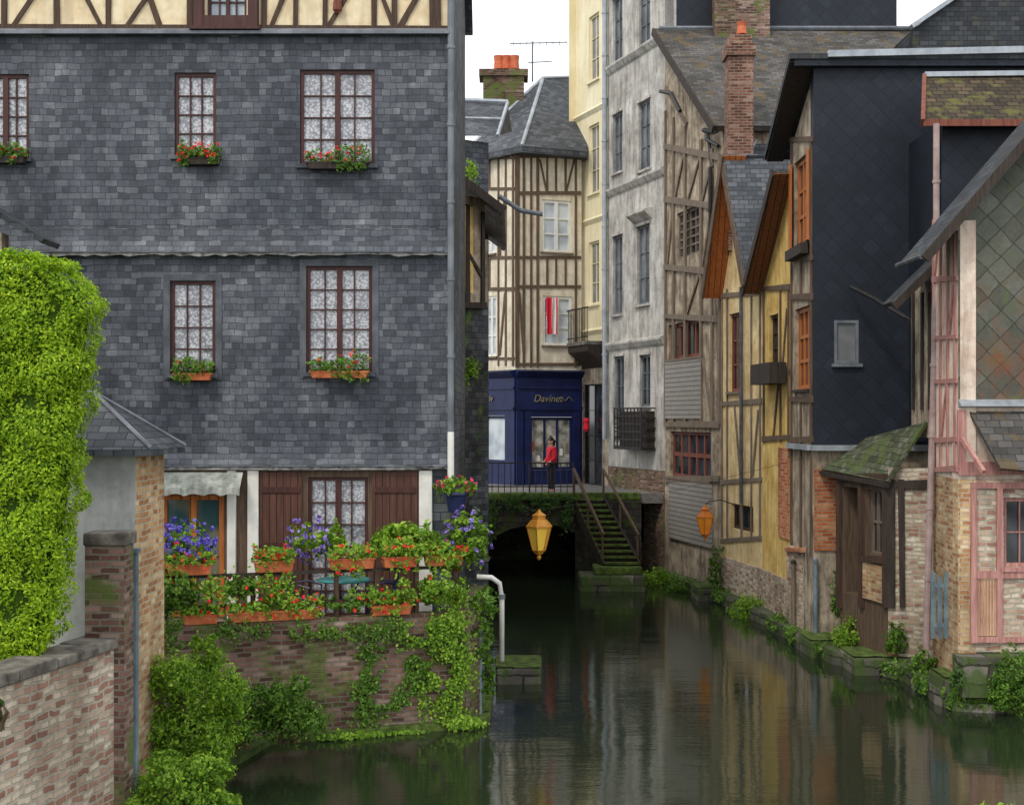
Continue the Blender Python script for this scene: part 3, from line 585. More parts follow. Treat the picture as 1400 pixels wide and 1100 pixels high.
# pipe, post, blocks in left water
t=thing('white_pipe','pale bent drain pipe standing in the canal below the terrace corner','pipe',at(686,905,24)); 
MB().tube([at(652,788,23.9),at(672,789,23.9),at(683,797,24),at(686,815,24),at(686,903,24)],.045,10).build('pipe','white',t,smooth=True); MB().tube([at(686,815,24)-V((0,0,.04)),at(686,815,24)+V((0,0,.04))],.06,10).build('collar','lead',t)
t=thing('mooring_post','thin blue-green post against the terrace corner','post',at(655,975,23)); MB().tube([V((X(655,23),22.9,-.5)),at(655,852,22.9)],.05,8).build('post','bluepost',t); MB().lathe(at(655,852,22.9),[(.07,0),(.07,.05),(.02,.09)],8).build('post_cap','lead',t)
def block(label,x0,x1,Y0,Y1,ztop,mat='stone',grp='mossy stone blocks in the canal'):
    t=thing('stone_block',label,'stone block',((x0+x1)/2,(Y0+Y1)/2,-.3),grp); m=MB(); m.prism([V((x0+.03,Y0,-.5)),V((x1,Y0+.05,-.5)),V((x1+.04,Y1,-.5)),V((x0,Y1,-.5))],(0,0,.5+ztop)); m.build('block',mat,t,bevel=.05)
    m=MB(); n=7
    gx=[[V((x0+.02+(x1-x0-.02)*i/n,Y0+.03+(Y1-Y0-.06)*j/3,ztop+.012+.04*abs(mnoise.noise(V((i*.7+x0,j*.9,ztop)))))) for i in range(n+1)] for j in range(4)]
    for j in range(3):
        for i in range(n): m.poly(gx[j][i],gx[j][i+1],gx[j+1][i+1],gx[j+1][i])
    m.build('moss_cover','moss',t,smooth=True)
block('mossy stone block in the water below the pale drain pipe',X(676,26),X(740,26),26,27.4,.3)
block('little stone at the waterline of the terrace corner',X(645,23),X(668,23),22.95,23.3,.12)
block('first mossy block at the foot of the dark timber shed',X(1092,30),X(1172,29.4),28.9,30.2,.34)
block('second mossy block before the right bank shed',X(1155,27.6),X(1265,27.2),26.9,28.2,.34)
block('stone block below the pink timbered house',X(1275,24.6),X(1345,24.4),23.9,24.9,.5)
block('small mossy slab by the cream timbered houses',X(945,39),X(1000,38),37.8,39,.34)
# ------------------------------------------------------------------ bridge
t=thing('stone_bridge','low stone arch bridge with mossy coping in front of the navy shop','bridge',(.8,43,0)); YB=43.
m=MB(); cx,hw=X(738,YB),X(812,YB)-X(738,YB); zs,rise=.75,.93; N_=20; xl,xr=-1.6,4.0; ztop=2.42
arc=[(cx-hw*math.cos(math.pi*i/N_),zs+rise*math.sin(math.pi*i/N_)+R.uniform(-.03,.03)) for i in range(N_+1)]
for i in range(N_):
    (a,b),(c,d)=arc[i],arc[i+1]; m.poly(V((a,YB,b)),V((c,YB,d)),V((c,YB,ztop)),V((a,YB,ztop))); m.poly(V((a,YB,b)),V((c,YB,d)),V((c,49,d)),V((a,49,b)))
m.box(xl,arc[0][0],YB,49,-1,ztop); m.box(arc[-1][0],xr,YB,49,-1,ztop); m.poly(V((xl,48.9,-1)),V((xr,48.9,-1)),V((xr,48.9,2.3)),V((xl,48.9,2.3)))  # last face: unseen end wall, added so the tunnel stays dark
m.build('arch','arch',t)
m=MB()
for i in range(N_):
    (a,b),(c,d)=arc[i],arc[i+1]; f=lambda x,z:(cx+(x-cx)*1.1,zs+(z-zs)*1.16)
    p,q=f(a,b),f(c,d); m.prism([V((a,YB-.02,b)),V((c,YB-.02,d)),V((q[0],YB-.02,q[1])),V((p[0],YB-.02,p[1]))],(0,.1,0))
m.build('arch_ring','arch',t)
MB().box(xl,2.1,YB-.15,YB+.4,ztop+.003,2.66).build('coping','moss',t,bevel=.04); MB().box(2.1,xr,YB+.1,YB+.4,ztop+.003,2.66).build('coping','moss',t,bevel=.04)
MB().box(xl,xr,YB+.41,YB+.7,ztop-.1,2.606).build('deck_edge','street',t)
t=thing('bridge_railing','thin black iron railing along the bridge','railing',(.5,YB+.2,2.66)); m=MB()
x0,x1=X(664,YB),X(784,YB)
for i in range(15): a=x0+(x1-x0)*i/14; MB().tube([V((a,YB+.1,2.66)),V((a,YB+.1,3.58))],.014 if i%7 else .025,6).build('baluster','iron',t)
for z in (2.85,3.58): MB().tube([V((x0,YB+.1,z)),V((x1,YB+.1,z))],.022,6).build('rail','iron',t)
ivy('hanging_plant','green weeds trailing from the bridge coping over the arch',Wall(660,42.8,785,42.8),[(700,684,34,8),(755,682,30,7),(725,690,46,10),(670,712,12,28),(776,705,10,22)],1300,.1,'ldark',gap=-.25)
# stairs
t=thing('canal_stairs','mossy wooden stairs descending sideways from the bridge to the canal','stairs',(2.6,42,.7)); NS=12
s0,s1,e0_,e1_=X(784,43),X(824,43),X(824,40.8),X(872,40.8); SA=lambda k:s0+k*(e0_-s0); SB=lambda k:s1+k*(e1_-s1)
for i in range(NS):
    k=i/(NS-1); zz=2.5-k*1.72; y=42.9-k*2.3
    MB().box(SA(k),SB(k),y-.24,y,zz-.06,zz).build('tread','moss',t); 
    MB().box(SA(k)+.02,SB(k)-.02,y-.03,y-.005,zz-.2,zz-.063).build('riser','timberd',t)
for s,fn_ in ((0,SA),(1,SB)):
    p=V((fn_(0),42.95,2.4)); q=V((fn_(1),40.5,.62)); MB().bar(p,q,.07,.34).build('stringer','timberd',t)
    MB().bar(p+V((0,0,1.0)),q+V((0,0,.95)),.07,.1 if s==0 else .05).build('handrail','timberb',t)
    for k in (.02,.5,.97): a=p.lerp(q,k); MB().tube([a,a+V((0,0,.98))],.035,6).build('post','timberb',t)
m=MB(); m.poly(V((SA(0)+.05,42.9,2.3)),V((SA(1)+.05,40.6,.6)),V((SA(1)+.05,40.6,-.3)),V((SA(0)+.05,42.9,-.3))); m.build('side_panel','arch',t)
t=thing('stone_landing','mossy stone landing at the foot of the canal stairs','landing',(3.2,40.3,0)); 
MB().box(X(792,40.2),X(880,40.6),39.9,41.2,-.5,.45).build('base','stone',t,bevel=.06); MB().box(X(812,40.2),X(876,40.6),40.05,41.15,.453,.68).build('slab','moss',t,bevel=.05)
# person
def skinmesh(name,vs,es,rs,mat,parent,xf,sub=2):
    me=bpy.data.meshes.new(name); me.from_pydata([xf@V(v) for v in vs],es,[]); o=bpy.data.objects.new(name,me); COL.objects.link(o)
    o.modifiers.new('s','SKIN'); sv=me.skin_vertices[0].data
    for i,r in enumerate(rs): sv[i].radius=(r,r) if not isinstance(r,tuple) else r
    sv[0].use_root=True
    b=o.modifiers.new('d','SUBSURF'); b.levels=sub; b.render_levels=sub
    dg=bpy.context.evaluated_depsgraph_get(); nm=bpy.data.meshes.new_from_object(o.evaluated_get(dg)); bpy.data.objects.remove(o)
    nm.materials.clear(); nm.materials.append(M[mat])
    for p in nm.polygons: p.use_smooth=True
    o=bpy.data.objects.new(name,nm); COL.objects.link(o); o.parent=parent; o.matrix_parent_inverse=Matrix.Translation(-parent.location); return o
pp=V((X(754,44.2),44.2,2.602)); t=thing('person','person in a red jacket and dark trousers standing on the bridge','person',pp)
xf=Matrix.Translation(pp)@Matrix.Rotation(math.radians(115),4,'Z')
vs=[(0,0,.95),(0,0,1.13),(0,.01,1.33),(0,0,1.47),(0,.015,1.55),(0,.02,1.63),(0,.01,1.7),(0,.115,1.61)]; rs=[.13,.12,.14,.05,.07,.09,.065,.014]
es=[(0,1),(1,2),(2,3),(3,4),(4,5),(5,6),(5,7)]
def chain(par_,pts,rad):
    k=par_
    for p,r in zip(pts,rad): vs.append(p); rs.append(r); es.append((k,len(vs)-1)); k=len(vs)-1
    return k
for s in (-1,1):
    k=chain(2,[(s*.16,0,1.4),(s*.23,-.02,1.13),(s*.2,.15,.98)],[.055,.045,.032]); hd=chain(k,[(s*.19,.21,.95)],[.034])
    for j in range(4): chain(hd,[(s*(.175+.012*j),.27,.94-.01*j),(s*(.175+.012*j),.3,.91-.01*j)],[.009,.008])
    chain(hd,[(s*.155,.23,.96),(s*.15,.26,.95)],[.01,.008])
    chain(0,[(s*.09,0,.88),(s*.1,.03,.5),(s*.1,-.02,.09),(s*.11,.1,.035)],[.1,.065,.042,.036])
    chain(5,[(s*.095,.01,1.62)],[.018])
skinmesh('body',vs,es,rs,'skin',t,xf)
skinmesh('jacket',[(0,0,.78),(0,0,1.13),(0,.01,1.35),(0,0,1.45)]+[(s*a,b,c) for s in (-1,1) for a,b,c in ((.17,0,1.4),(.235,-.02,1.13),(.205,.13,.99))],[(0,1),(1,2),(2,3),(2,4),(4,5),(5,6),(2,7),(7,8),(8,9)],[.19,.165,.18,.08]+[.085,.07,.055]*2,'redcoat',t,xf)
skinmesh('trousers',[(0,0,.92)]+[(s*a,b,c) for s in (-1,1) for a,b,c in ((.09,0,.85),(.1,.03,.5),(.1,-.01,.1))],[(0,1),(1,2),(2,3),(0,4),(4,5),(5,6)],[.14]+[.115,.085,.065]*2,'dkcloth',t,xf)
skinmesh('hair',[(0,-.02,1.69),(0,-.05,1.62),(0,-.06,1.53),(0,-.06,1.46),(0,.05,1.725)],[(0,1),(1,2),(2,3),(0,4)],[.09,.09,.075,.05,.05],'hair',t,xf)
# ------------------------------------------------------------------ left second house (behind slate house)
h=thing('weathered_cottage','narrow weathered slate and plaster cottage between slate house and bridge','house',(-1.2,34,0))
Wc=Wall(600,34,667,35.5); zc2=Z(268,34.8); m=MB(); wall(m,Wc,0,Wc.L,-1,Wc.Zp(650,418)); m.build('wall','slate2',h)
Wp=Wall(600,34,661,35.3); m=MB(); wall(m,Wp,0,Wp.L,Wp.Zp(650,416),zc2,d=.05); m.build('upper_wall','oldwall',h)
m=MB(); m.beam(Wp,636,280,636,416,.14,.05,.1); m.beam(Wp,657,290,657,416,.12,.05,.1); m.beam(Wp,600,416,661,418,.16,.05,.12); m.beam(Wp,636,345,657,380,.1,.05,.1); m.build('timber_frame','timberd',h)
m=MB(); a=Wp.rect(626,282,644,400); m.wbox(Wp,a[0],a[1],.05,.075,a[2],a[3]); m.build('ochre_panel','yellow',h)
m=MB(); wall(m,W2(V((Wc.P(Wc.L,0,0).x,Wc.P(Wc.L,0,0).y)),V((-.75,43))),.003,7,-1,zc2-1.); m.build('side_wall','oldwall',h)
m=MB(); A,B=at(600,215,34.2),at(690,282,34.2); m.slab([A,B,B+V((0,8.5,0)),A+V((0,8.5,0))],.12); m.build('roof','roofold',h)
m=MB(); m.bar(A-V((0,.03,.12)),B-V((0,.03,.12)),.06,.2); m.build('bargeboard','timberd',h)
m=MB(); m.tube([at(682,268,34.3),at(712,288,34.3),at(742,293,34.3)],.06,8); m.build('gutter_spout','lead',h)
ivy('climbing_plant','creeper on the cottage eave beside the downpipe',Wp,[(640,235,10,14),(638,505,12,18)],420,.1,'lbright')
h=thing('slate_roofed_house','low slate roof with grey flashing peeping beside the slate house','house',(-2.5,41,0))
Wk=Wall(560,40,668,41.5); m=MB(); wall(m,Wk,0,Wk.L,0,Z(186,40.5)); m.build('wall','slate2',h)
m=MB(); m.poly(at(560,186,39.8),at(680,186,41.3),at(694,140,43.5),at(560,135,42.5)); m.poly(at(680,186,41.3),at(694,140,43.5),at(700,180,46)); m.build('roof','roof',h)
for p,q,r_ in ((at(560,135,42.45),at(694,140,43.45),.09),(at(560,160,41),at(688,163,42.3),.05),(at(680,186,41.25),at(694,140,43.45),.06)): MB().tube([p,q],r_,6).build('flashing','zinc',h)
# ------------------------------------------------------------------ shop corner house
h=thing('corner_shop_house','half-timbered corner house above a navy shopfront beyond the bridge','house',at(705,668,49.5))
Wr=Wall(705,49,795,50); Wl=Wall(640,51.3,705,49); zsh=Z(505,49); ze=Z(205,49)
rr=[Wr.rect(741,274,781,345),Wr.rect(742,405,782,472)]; rl=[Wl.rect(663,297,678,347),Wl.rect(665,405,679,487)]
m=MB(); wall(m,Wr,0,Wr.L,zsh,ze,rr); wall(m,Wl,0,Wl.L,zsh,ze,rl); m.build('wall','creamwhite',h)
m=MB()
for y in (214,264,352,392,498): m.beam(Wr,705,y,794,y,.12)
for x in (707,716,726,735,787): m.beam(Wr,x,207,x,502,.09 if x>708 else .16)
for x in (748,760,773): m.beam(Wr,x,214,x,264,.08); m.beam(Wr,x,352,x,392,.08)
for q in ((738,218,747,262),(785,218,774,262),(710,400,716,490)): m.beam(Wr,*q,.08)
for y in (216,258,352,395,490): m.beam(Wl,642,y,704,y,.11)
for x in (648,659,670,682,692,702): 
    if x==670: m.beam(Wl,x,216,x,258,.08); m.beam(Wl,x,352,x,395,.08)
    else: m.beam(Wl,x,209,x,500,.09)
for q in ((661,256,669,218),(684,350,691,262),(684,485,691,400)): m.beam(Wl,*q,.08)
m.build('timber_frame','timberb',h)
for r_ in rr: window(Wr,h,r_,2,3,'white','glassbl',fw=.1,mw=.05,mid=.12,sill='timberg',rec=.05)
for r_ in rl: window(Wl,h,r_,2,3,'white','glassbl',fw=.08,mw=.05,mid=.1,sill='timberg',rec=.05)
# shopfront
so=[Wr.rect(724,570,783,642)]; sl=[Wl.rect(664,568,692,632)]
m=MB(); wall(m,Wr,0,Wr.L,2.6,zsh-.005,so,d=.06); wall(m,Wl,0,Wl.L,2.6,zsh-.005,sl,d=.06); 
for w_ in (Wr,Wl):
    m.wprof(w_,-.02,w_.L,[(.06,zsh-.3),(.25,zsh-.12),(.3,zsh-.06),(.06,zsh-.02)]); m.wbox(w_,.1,w_.L,.06,.12,w_.Zp(720,531),w_.Zp(720,528)); m.wbox(w_,.1,w_.L,.06,.12,w_.Zp(720,560),w_.Zp(720,556))
for x in (709,720,787): 
    a=Wr.U(x); m.wbox(Wr,a-.12,a+.12,.06,.13,2.6,Wr.Zp(x,562))
sf=m.build('shopfront','navy',h)
window(Wr,h,so[0],3,1,'navy','shopin',d=.06,fw=.1,mw=.08); window(Wl,h,sl[0],1,1,'navy','glassbl',d=.06,fw=.1)
for i in range(7):
    x=729+i*7.8; y=R.uniform(598,630); a=Wr.U(x); z=Wr.Zp(x,y); MB().wbox(Wr,a-.06,a+.06,-.06,-.04,z-.1,z+R.uniform(.05,.25)).build('window_display',('terra','white','gold','teal')[i%4],h)
for body,w_,px,sz in (('Davinet',Wr,728,.36),('tiv',Wl,668,.36)):
    cu=bpy.data.curves.new('sign_text','FONT'); cu.body=body; cu.size=sz; cu.extrude=.01; cu.shear=.25
    to=bpy.data.objects.new('sign_text',cu); COL.objects.link(to); dg=bpy.context.evaluated_depsgraph_get(); tm=bpy.data.meshes.new_from_object(to.evaluated_get(dg)); bpy.data.objects.remove(to)
    tm.transform(Matrix.Translation(w_.P(w_.U(px),.085,w_.Zp(px,549)))@Matrix.Rotation(math.atan2(w_.u.y,w_.u.x),4,'Z')@Matrix.Rotation(math.pi/2,4,'X')); tm.materials.clear(); tm.materials.append(M['gold'])
    to=bpy.data.objects.new('shop_sign_lettering',tm); COL.objects.link(to); to.parent=h; to.matrix_parent_inverse=Matrix.Translation(-h.location)
a=Wr.U(763); z=Wr.Zp(763,545); MB().tube([Wr.P(a+i*.055,.09,z+.07*math.sin(i*1.1)) for i in range(11)],.013,5).build('sign_flourish','gold',h)
m=MB(); Et=ze+.05; e0,e1,e2=Wl.P(0,.5,Et),Wr.P(0,.55,Et),Wr.P(Wr.L,.5,Et); r0=at(742,107,52.5); r1=at(800,105,54); b0=V((e0.x-.5,57,Et))
m.poly(e1,e2,r1,r0); m.poly(e0,e1,r0); m.poly(b0,e0,r0); m.prism([e0,e1,e2,V((e2.x,57,Et)),b0],(0,0,-.22)); rf=m.build('roof','roof',h)
for p,q in ((e1,r0),(r0,r1),(e0,r0)): MB().tube([p,q],.07,6).build('hip_flashing','zinc',rf)
c0=at(655,122,52); c1=at(722,122,52); m=MB(); m.box(c0.x+.15,c1.x-.15,52,53,c0.z-3,at(0,104,52).z); m.box(c0.x,c1.x,51.9,53.1,at(0,104,52).z+.003,at(0,95,52).z); ch=m.build('chimney','brickold',rf)
for x in (682,692,703): MB().lathe(at(x,95,52.5),[(.2,0),(.17,.3),(.2,.5)],10).build('chimney_pot','pot',ch)
t=thing('tv_antenna','thin metal television antenna beside the red chimney pots','antenna',at(728,108,53)); m=MB()
m.tube([at(728,112,53),at(728,57,53)],.03,6); m.build('mast','lead',t); m=MB(); m.tube([at(697,60,53),at(775,58,53)],.022,5)
for x in range(702,776,9): m.tube([at(x,62,52.7),at(x,57,53.3)],.015,5)
m.tube([at(722,86,53),at(755,84,53)],.02,5); m.build('elements','lead',t)
a=Wr.rect(745,407,760,457); m=MB(); n=10
for i in range(n):
    for j in range(6):
        f=lambda i,j:Wr.P(a[0]+(a[1]-a[0])*i/n,.1+.04*math.sin(i*1.4+j*.2),a[3]-(a[3]-a[2])*j/6)
        m.poly(f(i,j),f(i+1,j),f(i+1,j+1),f(i,j+1))
gg=G('red_white_cloth',.9); sx=gg.n('ShaderNodeSeparateXYZ'); gg.put(sx.inputs[0],gg.uv); gg.col(gg.mix(gg.math('LESS_THAN',gg.math('FRACT',gg.math('MULTIPLY',sx.outputs[0],3.2)),.35),(.6,.02,.04),(.75,.7,.7))); M['stripe']=gg.m
tag(m.build('hanging_cloth','stripe',smooth=True,origin=Wr.P((a[0]+a[1])/2,.1,a[2])),'red and white cloth hanging from a window above the navy shop','cloth')
# ------------------------------------------------------------------ cream tall building
h=thing('cream_townhouse','tall cream-painted townhouse with balcony left of the grey facade','house',(2.9,50,2.6))
W=Wall(787,51,831,48.2); zl=W.Zp(815,472)
ops=[W.rect(805,20,819,110),W.rect(805,170,819,264),W.rect(805,330,819,416),W.rect(805,-130,819,-50)]
m=MB(); wall(m,W,0,W.L,zl,Z(-160,50),ops); wall(m,Wall(787,51.01,740,53),-4.2,-.01,zl,Z(-160,50)); m.build('wall','creamwall',h)
for r_ in ops: window(W,h,r_,2,3,'creamwall','glassgr',fw=.07,sill='creamwall')
for y in (150,300,452): a=W.Zp(812,y); MB().wprof(W,0,W.L,[(.003,a-.15),(.1,a),(.003,a+.1)]).build('string_course','creamwall',h)
lo=[W.rect(796,525,822,664)]; m=MB(); wall(m,W,0,W.L,2.6,zl-.005,lo,d=-.03); m.build('ground_floor_wall','oldwall',h); window(W,h,lo[0],2,4,'timberd','glass',d=-.03,label='dark glazed ground floor doorway')
m=MB(); zb=W.Zp(815,468); m.wbox(W,-.3,W.L-.1,.003,.75,zb-.12,zb); m.build('balcony_floor','coping',h)
m=MB(); zt_=W.Zp(810,424)
for i in range(22): a=-.28+i*(W.L+.15)/21; m.tube([W.P(a,.7,zb),W.P(a,.7,zt_)],.014,5)
m.tube([W.P(-.28,.7,zt_),W.P(W.L-.13,.7,zt_)],.03,6); m.tube([W.P(-.28,0,zt_),W.P(-.28,.7,zt_)],.03,6); m.tube([W.P(-.28,.7,zb+.15),W.P(W.L-.13,.7,zb+.15)],.02,6); m.build('balcony_railing','iron',h)
m=MB(); m.wprof(W,-.3,W.L-.1,[(.003,zb-.9),(.7,zb-.35),(.7,zb-.13),(.003,zb-.13)]); m.build('balcony_bracket','timberd',h)
a=W.P(W.U(806),.12,W.Zp(806,590)); tag(MB().lathe(a,[(.05,0),(.12,.1),(.1,.3),(.13,.4),(.05,.5)],10).build('hanging_ornament','redcoat',origin=a),'small red ornament hanging at the dark doorway right of the shop','ornament')
# ------------------------------------------------------------------ grey tall building
h=thing('grey_townhouse','tall pale grey limewashed townhouse with narrow windows beside the stairs','house',(4,46,0))
W=Wall(832,48,909,43.5); zb=W.Zp(870,640)
ops=[W.rect(*q) for q in ((838,-5,851,84),(838,155,851,236),(838,322,851,430),(840,487,853,605),(873,-30,889,66),(873,138,889,232),(871,308,888,416),(875,485,889,556),(838,-170,851,-90),(873,-200,889,-110))]
m=MB(); wall(m,W,0,W.L,zb,Z(-230,45),ops); wall(m,W2(W.P(W.L,0,0).xy,W.P(W.L,-6,0).xy),.005,6,8,Z(-150,45)); m.build('wall','greywall',h)
for i,r_ in enumerate(ops): window(W,h,r_,2,3,'lead','glassgr' if i not in (3,7) else 'glass',fw=.08,mid=.07,sill='greywall',lintel='greywall')
for y0,y1 in ((88,58),(262,234),(474,462)):
    za=(W.Zp(835,y0)+W.Zp(905,y1))/2; MB().wprof(W,0,W.L,[(.003,za-.2),(.07,za-.14),(.16,za),(.16,za+.07),(.003,za+.13)]).build('string_course','greywall',h)
a=ops[6]; MB().wprof(W,a[0]-.25,a[1]+.25,[(.003,a[3]+.12),(.3,a[3]+.36),(.3,a[3]+.42),(.003,a[3]+.5)]).build('window_hood','greywall',h)
m=MB(); lo=[W.rect(868,680,881,742)]; wall(m,W,0,W.L,-.5,zb-.005,lo,d=.02); m.build('base_wall','brickold',h); window(W,h,lo[0],1,1,'timberd','glass',d=.02)
a=W.rect(858,558,896,611); m=MB(); dd=.5
for i in range(9): k=a[0]+(a[1]-a[0])*i/8; m.wbox(W,k-.02,k+.02,dd-.03,dd,a[2],a[3])
for i in range(6): k=a[2]+(a[3]-a[2])*i/5; m.wbox(W,a[0],a[1],dd-.04,dd-.005,k-.025,k+.025)
for k in (a[0],a[1]):
    for i in range(5): z=a[2]+(a[3]-a[2])*i/4; m.wbox(W,k-.02,k+.02,.003,dd-.04,z-.02,z+.02)
m.wbox(W,a[0]-.03,a[1]+.03,.003,dd,a[2]-.08,a[2]-.03); m.build('window_cage','iron',h); MB().wbox(W,a[0]+.05,a[1]-.05,.004,.3,a[2],a[3]-.1).build('cage_box','timberd',h)
pipe(h,[W.P(-.05,.12,Z(-100,48)),W.P(-.05,.12,Z(600,48))],.09,'zinc')
m=MB(); zz=Z(-229,45); m.slab([W.P(-.5,.5,zz),W.P(W.L+.5,.5,zz),W.P(W.L+.5,-7,zz+3),W.P(-.5,-7,zz+3)],.2); m.build('roof','roof',h)
# ------------------------------------------------------------------ R5 weathered timber house
h=thing('weathered_timber_house','weathered timber-framed house with louvred storeys below a brown slate roof','house',(5.3,41,.3))
W=Wall(909,43.45,988,38.5); zE,zR=13.0,17.0
ops=[W.rect(925,286,956,350),W.rect(914,440,960,489),W.rect(917,590,972,654)]
m=MB(); wall(m,W,0,W.L,-.3,zE,ops); m.poly(W.P(0,0,zE),W.P(W.L,0,zE),W.P(0,0,zR)); m.poly(W.P(W.L,0,-.3),W.P(W.L,0,zE),V((12,38.5,zE)),V((12,38.5,-.3))); m.build('wall','oldwall',h)
window(W,h,ops[0],4,5,'timberg','glass',fw=.08,mw=.06); window(W,h,ops[1],4,1,'redwood','glass',fw=.1,mw=.12,sill='timberg'); window(W,h,ops[2],5,2,'redwood','glass',fw=.1,mw=.12,sill='timberg')
for q in ((912,491,961,572),(917,657,974,742)): a=W.rect(*q); MB().wbox(W,a[0],a[1],.003,.07,a[2],a[3]).build('louvre_panel','louver',h)
m=MB()
for y0,y1 in ((200,215),(272,283),(365,372),(432,436),(580,580),(655,654)): m.beam(W,910,y0,985,y1,.18,0,.07)
for x in (911,922,938,960,975,985): m.beam(W,x,150+(x-909)*.8,x,580,.15,0,.06)
for q in ((912,120,940,170),(913,365,921,285),(940,280,958,215),(961,365,974,285),(940,430,958,374),(962,490,974,570),(976,380,984,480),(924,270,936,212),(961,275,974,222)): m.beam(W,*q,.12,0,.05)
m.build('timber_frame','timberg',h)
m=MB(); m.slab([W.P(W.L+.25,.35,zE),W.P(-.1,.35,zR+.15),V((12.9,43.6,zR+.15)),V((12.9,38.2,zE))],.16); rf=m.build('roof','roofold',h)
m=MB(); m.bar(W.P(W.L+.25,.37,zE-.1),W.P(-.1,.37,zR+.05),.06,.22); m.build('bargeboard','timberd',rf)
m=MB(); m.tube([V((4.6,43.45,zR+.15)),V((12.9,43.45,zR+.15))],.07,6); m.build('ridge','lead',rf)
m=MB(); m.tube([at(903,125,43.2),at(918,128,42),at(930,152,41)],.06,8); m.build('gutter_spout','iron',h)
m=MB(); m.tube([at(962,178,39.8),at(978,182,39.2),at(986,172,38.4)],.07,8); m.tube([at(968,182,39.6),at(974,230,39.2)],.06,8); m.tube([at(965,190,39.6),at(982,200,38.6)],.05,6); m.build('gutter_bracket','iron',h)
pipe(h,[W.P(W.U(978),.15,Z(230,39.2)),W.P(W.U(978),.15,Z(400,39.2))],.06,'iron')
# back black wall and chimney
h=thing('black_slate_backhouse','black slate-clad house rising behind the brown roof at the top edge','house',(10,47,.3)); Wk=Wall(913,43.62,1226,43.62)
m=MB(); wall(m,Wk,0,Wk.L,6,Z(-70,43.6)); wall(m,W2((X(1226,43.62),43.63),(X(1226,43.62),52)),0,8,6,Z(-70,43.6)); m.build('wall','black',h); m=MB(); m.box(X(913,43.6)-.2,X(1226,43.6)+.3,43.4,52,Z(-70,43.6)+.003,Z(-76,43.6)); m.build('roof','roofdk',h)
MB().box(X(976,43.2),X(1051,43.2),43.0,43.6,15.5,Z(-60,43)).build('chimney','brickold',h)
h=thing('slate_gable_house','dark slate gable with pale flashing at the upper right corner','house',(15,38,.3)); Y=40
m=MB(); pts=[at(1248,140,Y),at(1248,40,Y),at(1310,-4,Y),at(1400,-40,Y),at(1500,-40,Y),at(1500,140,Y)]; m.prism(pts,(0,3,0)); m.build('wall','roofdk',h)
m=MB(); m.bar(at(1246,37,Y-.1),at(1312,-8,Y-.1),.25,.12); m.build('flashing','zinc',h)
# ------------------------------------------------------------------ R4 and R3 gabled houses
def gable(root,W,ca,zap,aL,aR,zl,ov,back,t,rm,sm):
    ap=W.P(ca,ov,zap); out=[]
    for ae,z in ((aL,zl),(aR,zl)):
        if ae is None: continue
        e=W.P(ae,ov,z); b=V((back,0,0)); m=MB(); m.slab([ap,e,e+b,ap+b],t); rf=m.build('roof',rm,root); out.append(rf)
        n=(ap-e).cross(b).normalized(); n=n if n.z>0 else -n; m=MB(); q=-n*(t+.01)
        m.prism([ap+q,e+q,e+q+b*.12,ap+q+b*.12],-n*.04); m.build('soffit',sm,rf)
        m=MB(); o=V((W.n.x,W.n.y,0))*.03; m.bar(ap-n*.12+o,e-n*.12+o,.05,.22); m.build('bargeboard','timberb' if sm=='sofor' else 'timberd',rf)
    return out
h=thing('cream_gable_house','cream timbered house under a steep slate gable with orange soffit','house',(6.2,37,.3))
W=Wall(986,38.45,1042,35.2); ca=W.L/2; zl=8.4
ops=[W.rect(997,428,1013,535),W.rect(1000,690,1030,725)]
m=MB(); wall(m,W,0,W.L,-.3,8.9,ops); m.poly(W.P(0,0,8.9),W.P(W.L,0,8.9),W.P(ca,0,11.6)); m.build('wall','creamwarm',h)
window(W,h,ops[0],2,3,'redwood','glass',fw=.08,mw=.05,sill='timberg'); window(W,h,ops[1],3,1,'timber','glass',fw=.08)
m=MB(); m.wbox(W,0,W.L,.003,.08,-.3,W.Zp(1015,768)); m.build('base_wall','rubble',h)
m=MB()
for y in (400,548,655,735): m.beam(W,986,y+4,1042,y,.12)
for x in (988,995,1015,1028,1040): m.beam(W,x,395,x,735,.085)
for q in ((1030,650,1038,560),(1005,553,1013,648)): m.beam(W,*q,.08)
m.build('timber_frame','timberg',h)
gr=gable(h,W,ca,11.95,-.15,W.L+.15,8.35,.5,5,.12,'roof','sofor')
m=MB(); yc=37.5; m.box(X(996,yc),X(1030,yc),yc,yc+.75,9.5,Z(76,yc)); m.box(X(993,yc),X(1033,yc),yc-.08,yc+.83,Z(76,yc)+.003,Z(60,yc)); m.box(X(998,yc),X(1028,yc),yc,yc+.75,Z(60,yc)+.003,Z(47,yc)); ch=m.build('chimney','brick',gr[0])
MB().lathe(at(1014,47,yc+.3),[(.14,0),(.11,.22),(.14,.32)],10).build('chimney_pot','pot',ch)
pipe(h,[W.P(W.U(1019),.12,Z(390,36)),W.P(W.U(1019),.12,Z(690,36))],.045,'trim')
m=MB(); m.poly(at(1020,215,38.1),at(1110,215,38.1),at(1110,110,40.5),at(1075,120,40.5)); m.build('rear_roof','roof',h)
m=MB(); m.tube([at(1021,213,38.05),at(1076,119,40.4)],.06,6); m.build('flashing','zinc',h)
h=thing('yellow_gable_house','yellow plastered timbered house squeezed beside the black slate house','house',(6.6,34,.3))
W=Wall(1043,35.15,1081,32.45); ops=[W.rect(1052,430,1064,500)]
m=MB(); wall(m,W,0,W.L,-.3,8.2,ops); m.poly(W.P(0,0,8.2),W.P(W.L,0,8.2),W.P(W.L,0,10.4)); m.build('wall','yellow',h); window(W,h,ops[0],2,3,'timber','glass',fw=.07,sill='timber')
MB().wbox(W,0,W.L,.003,.08,-.3,W.Zp(1062,785)).build('base_wall','rubble',h)
m=MB()
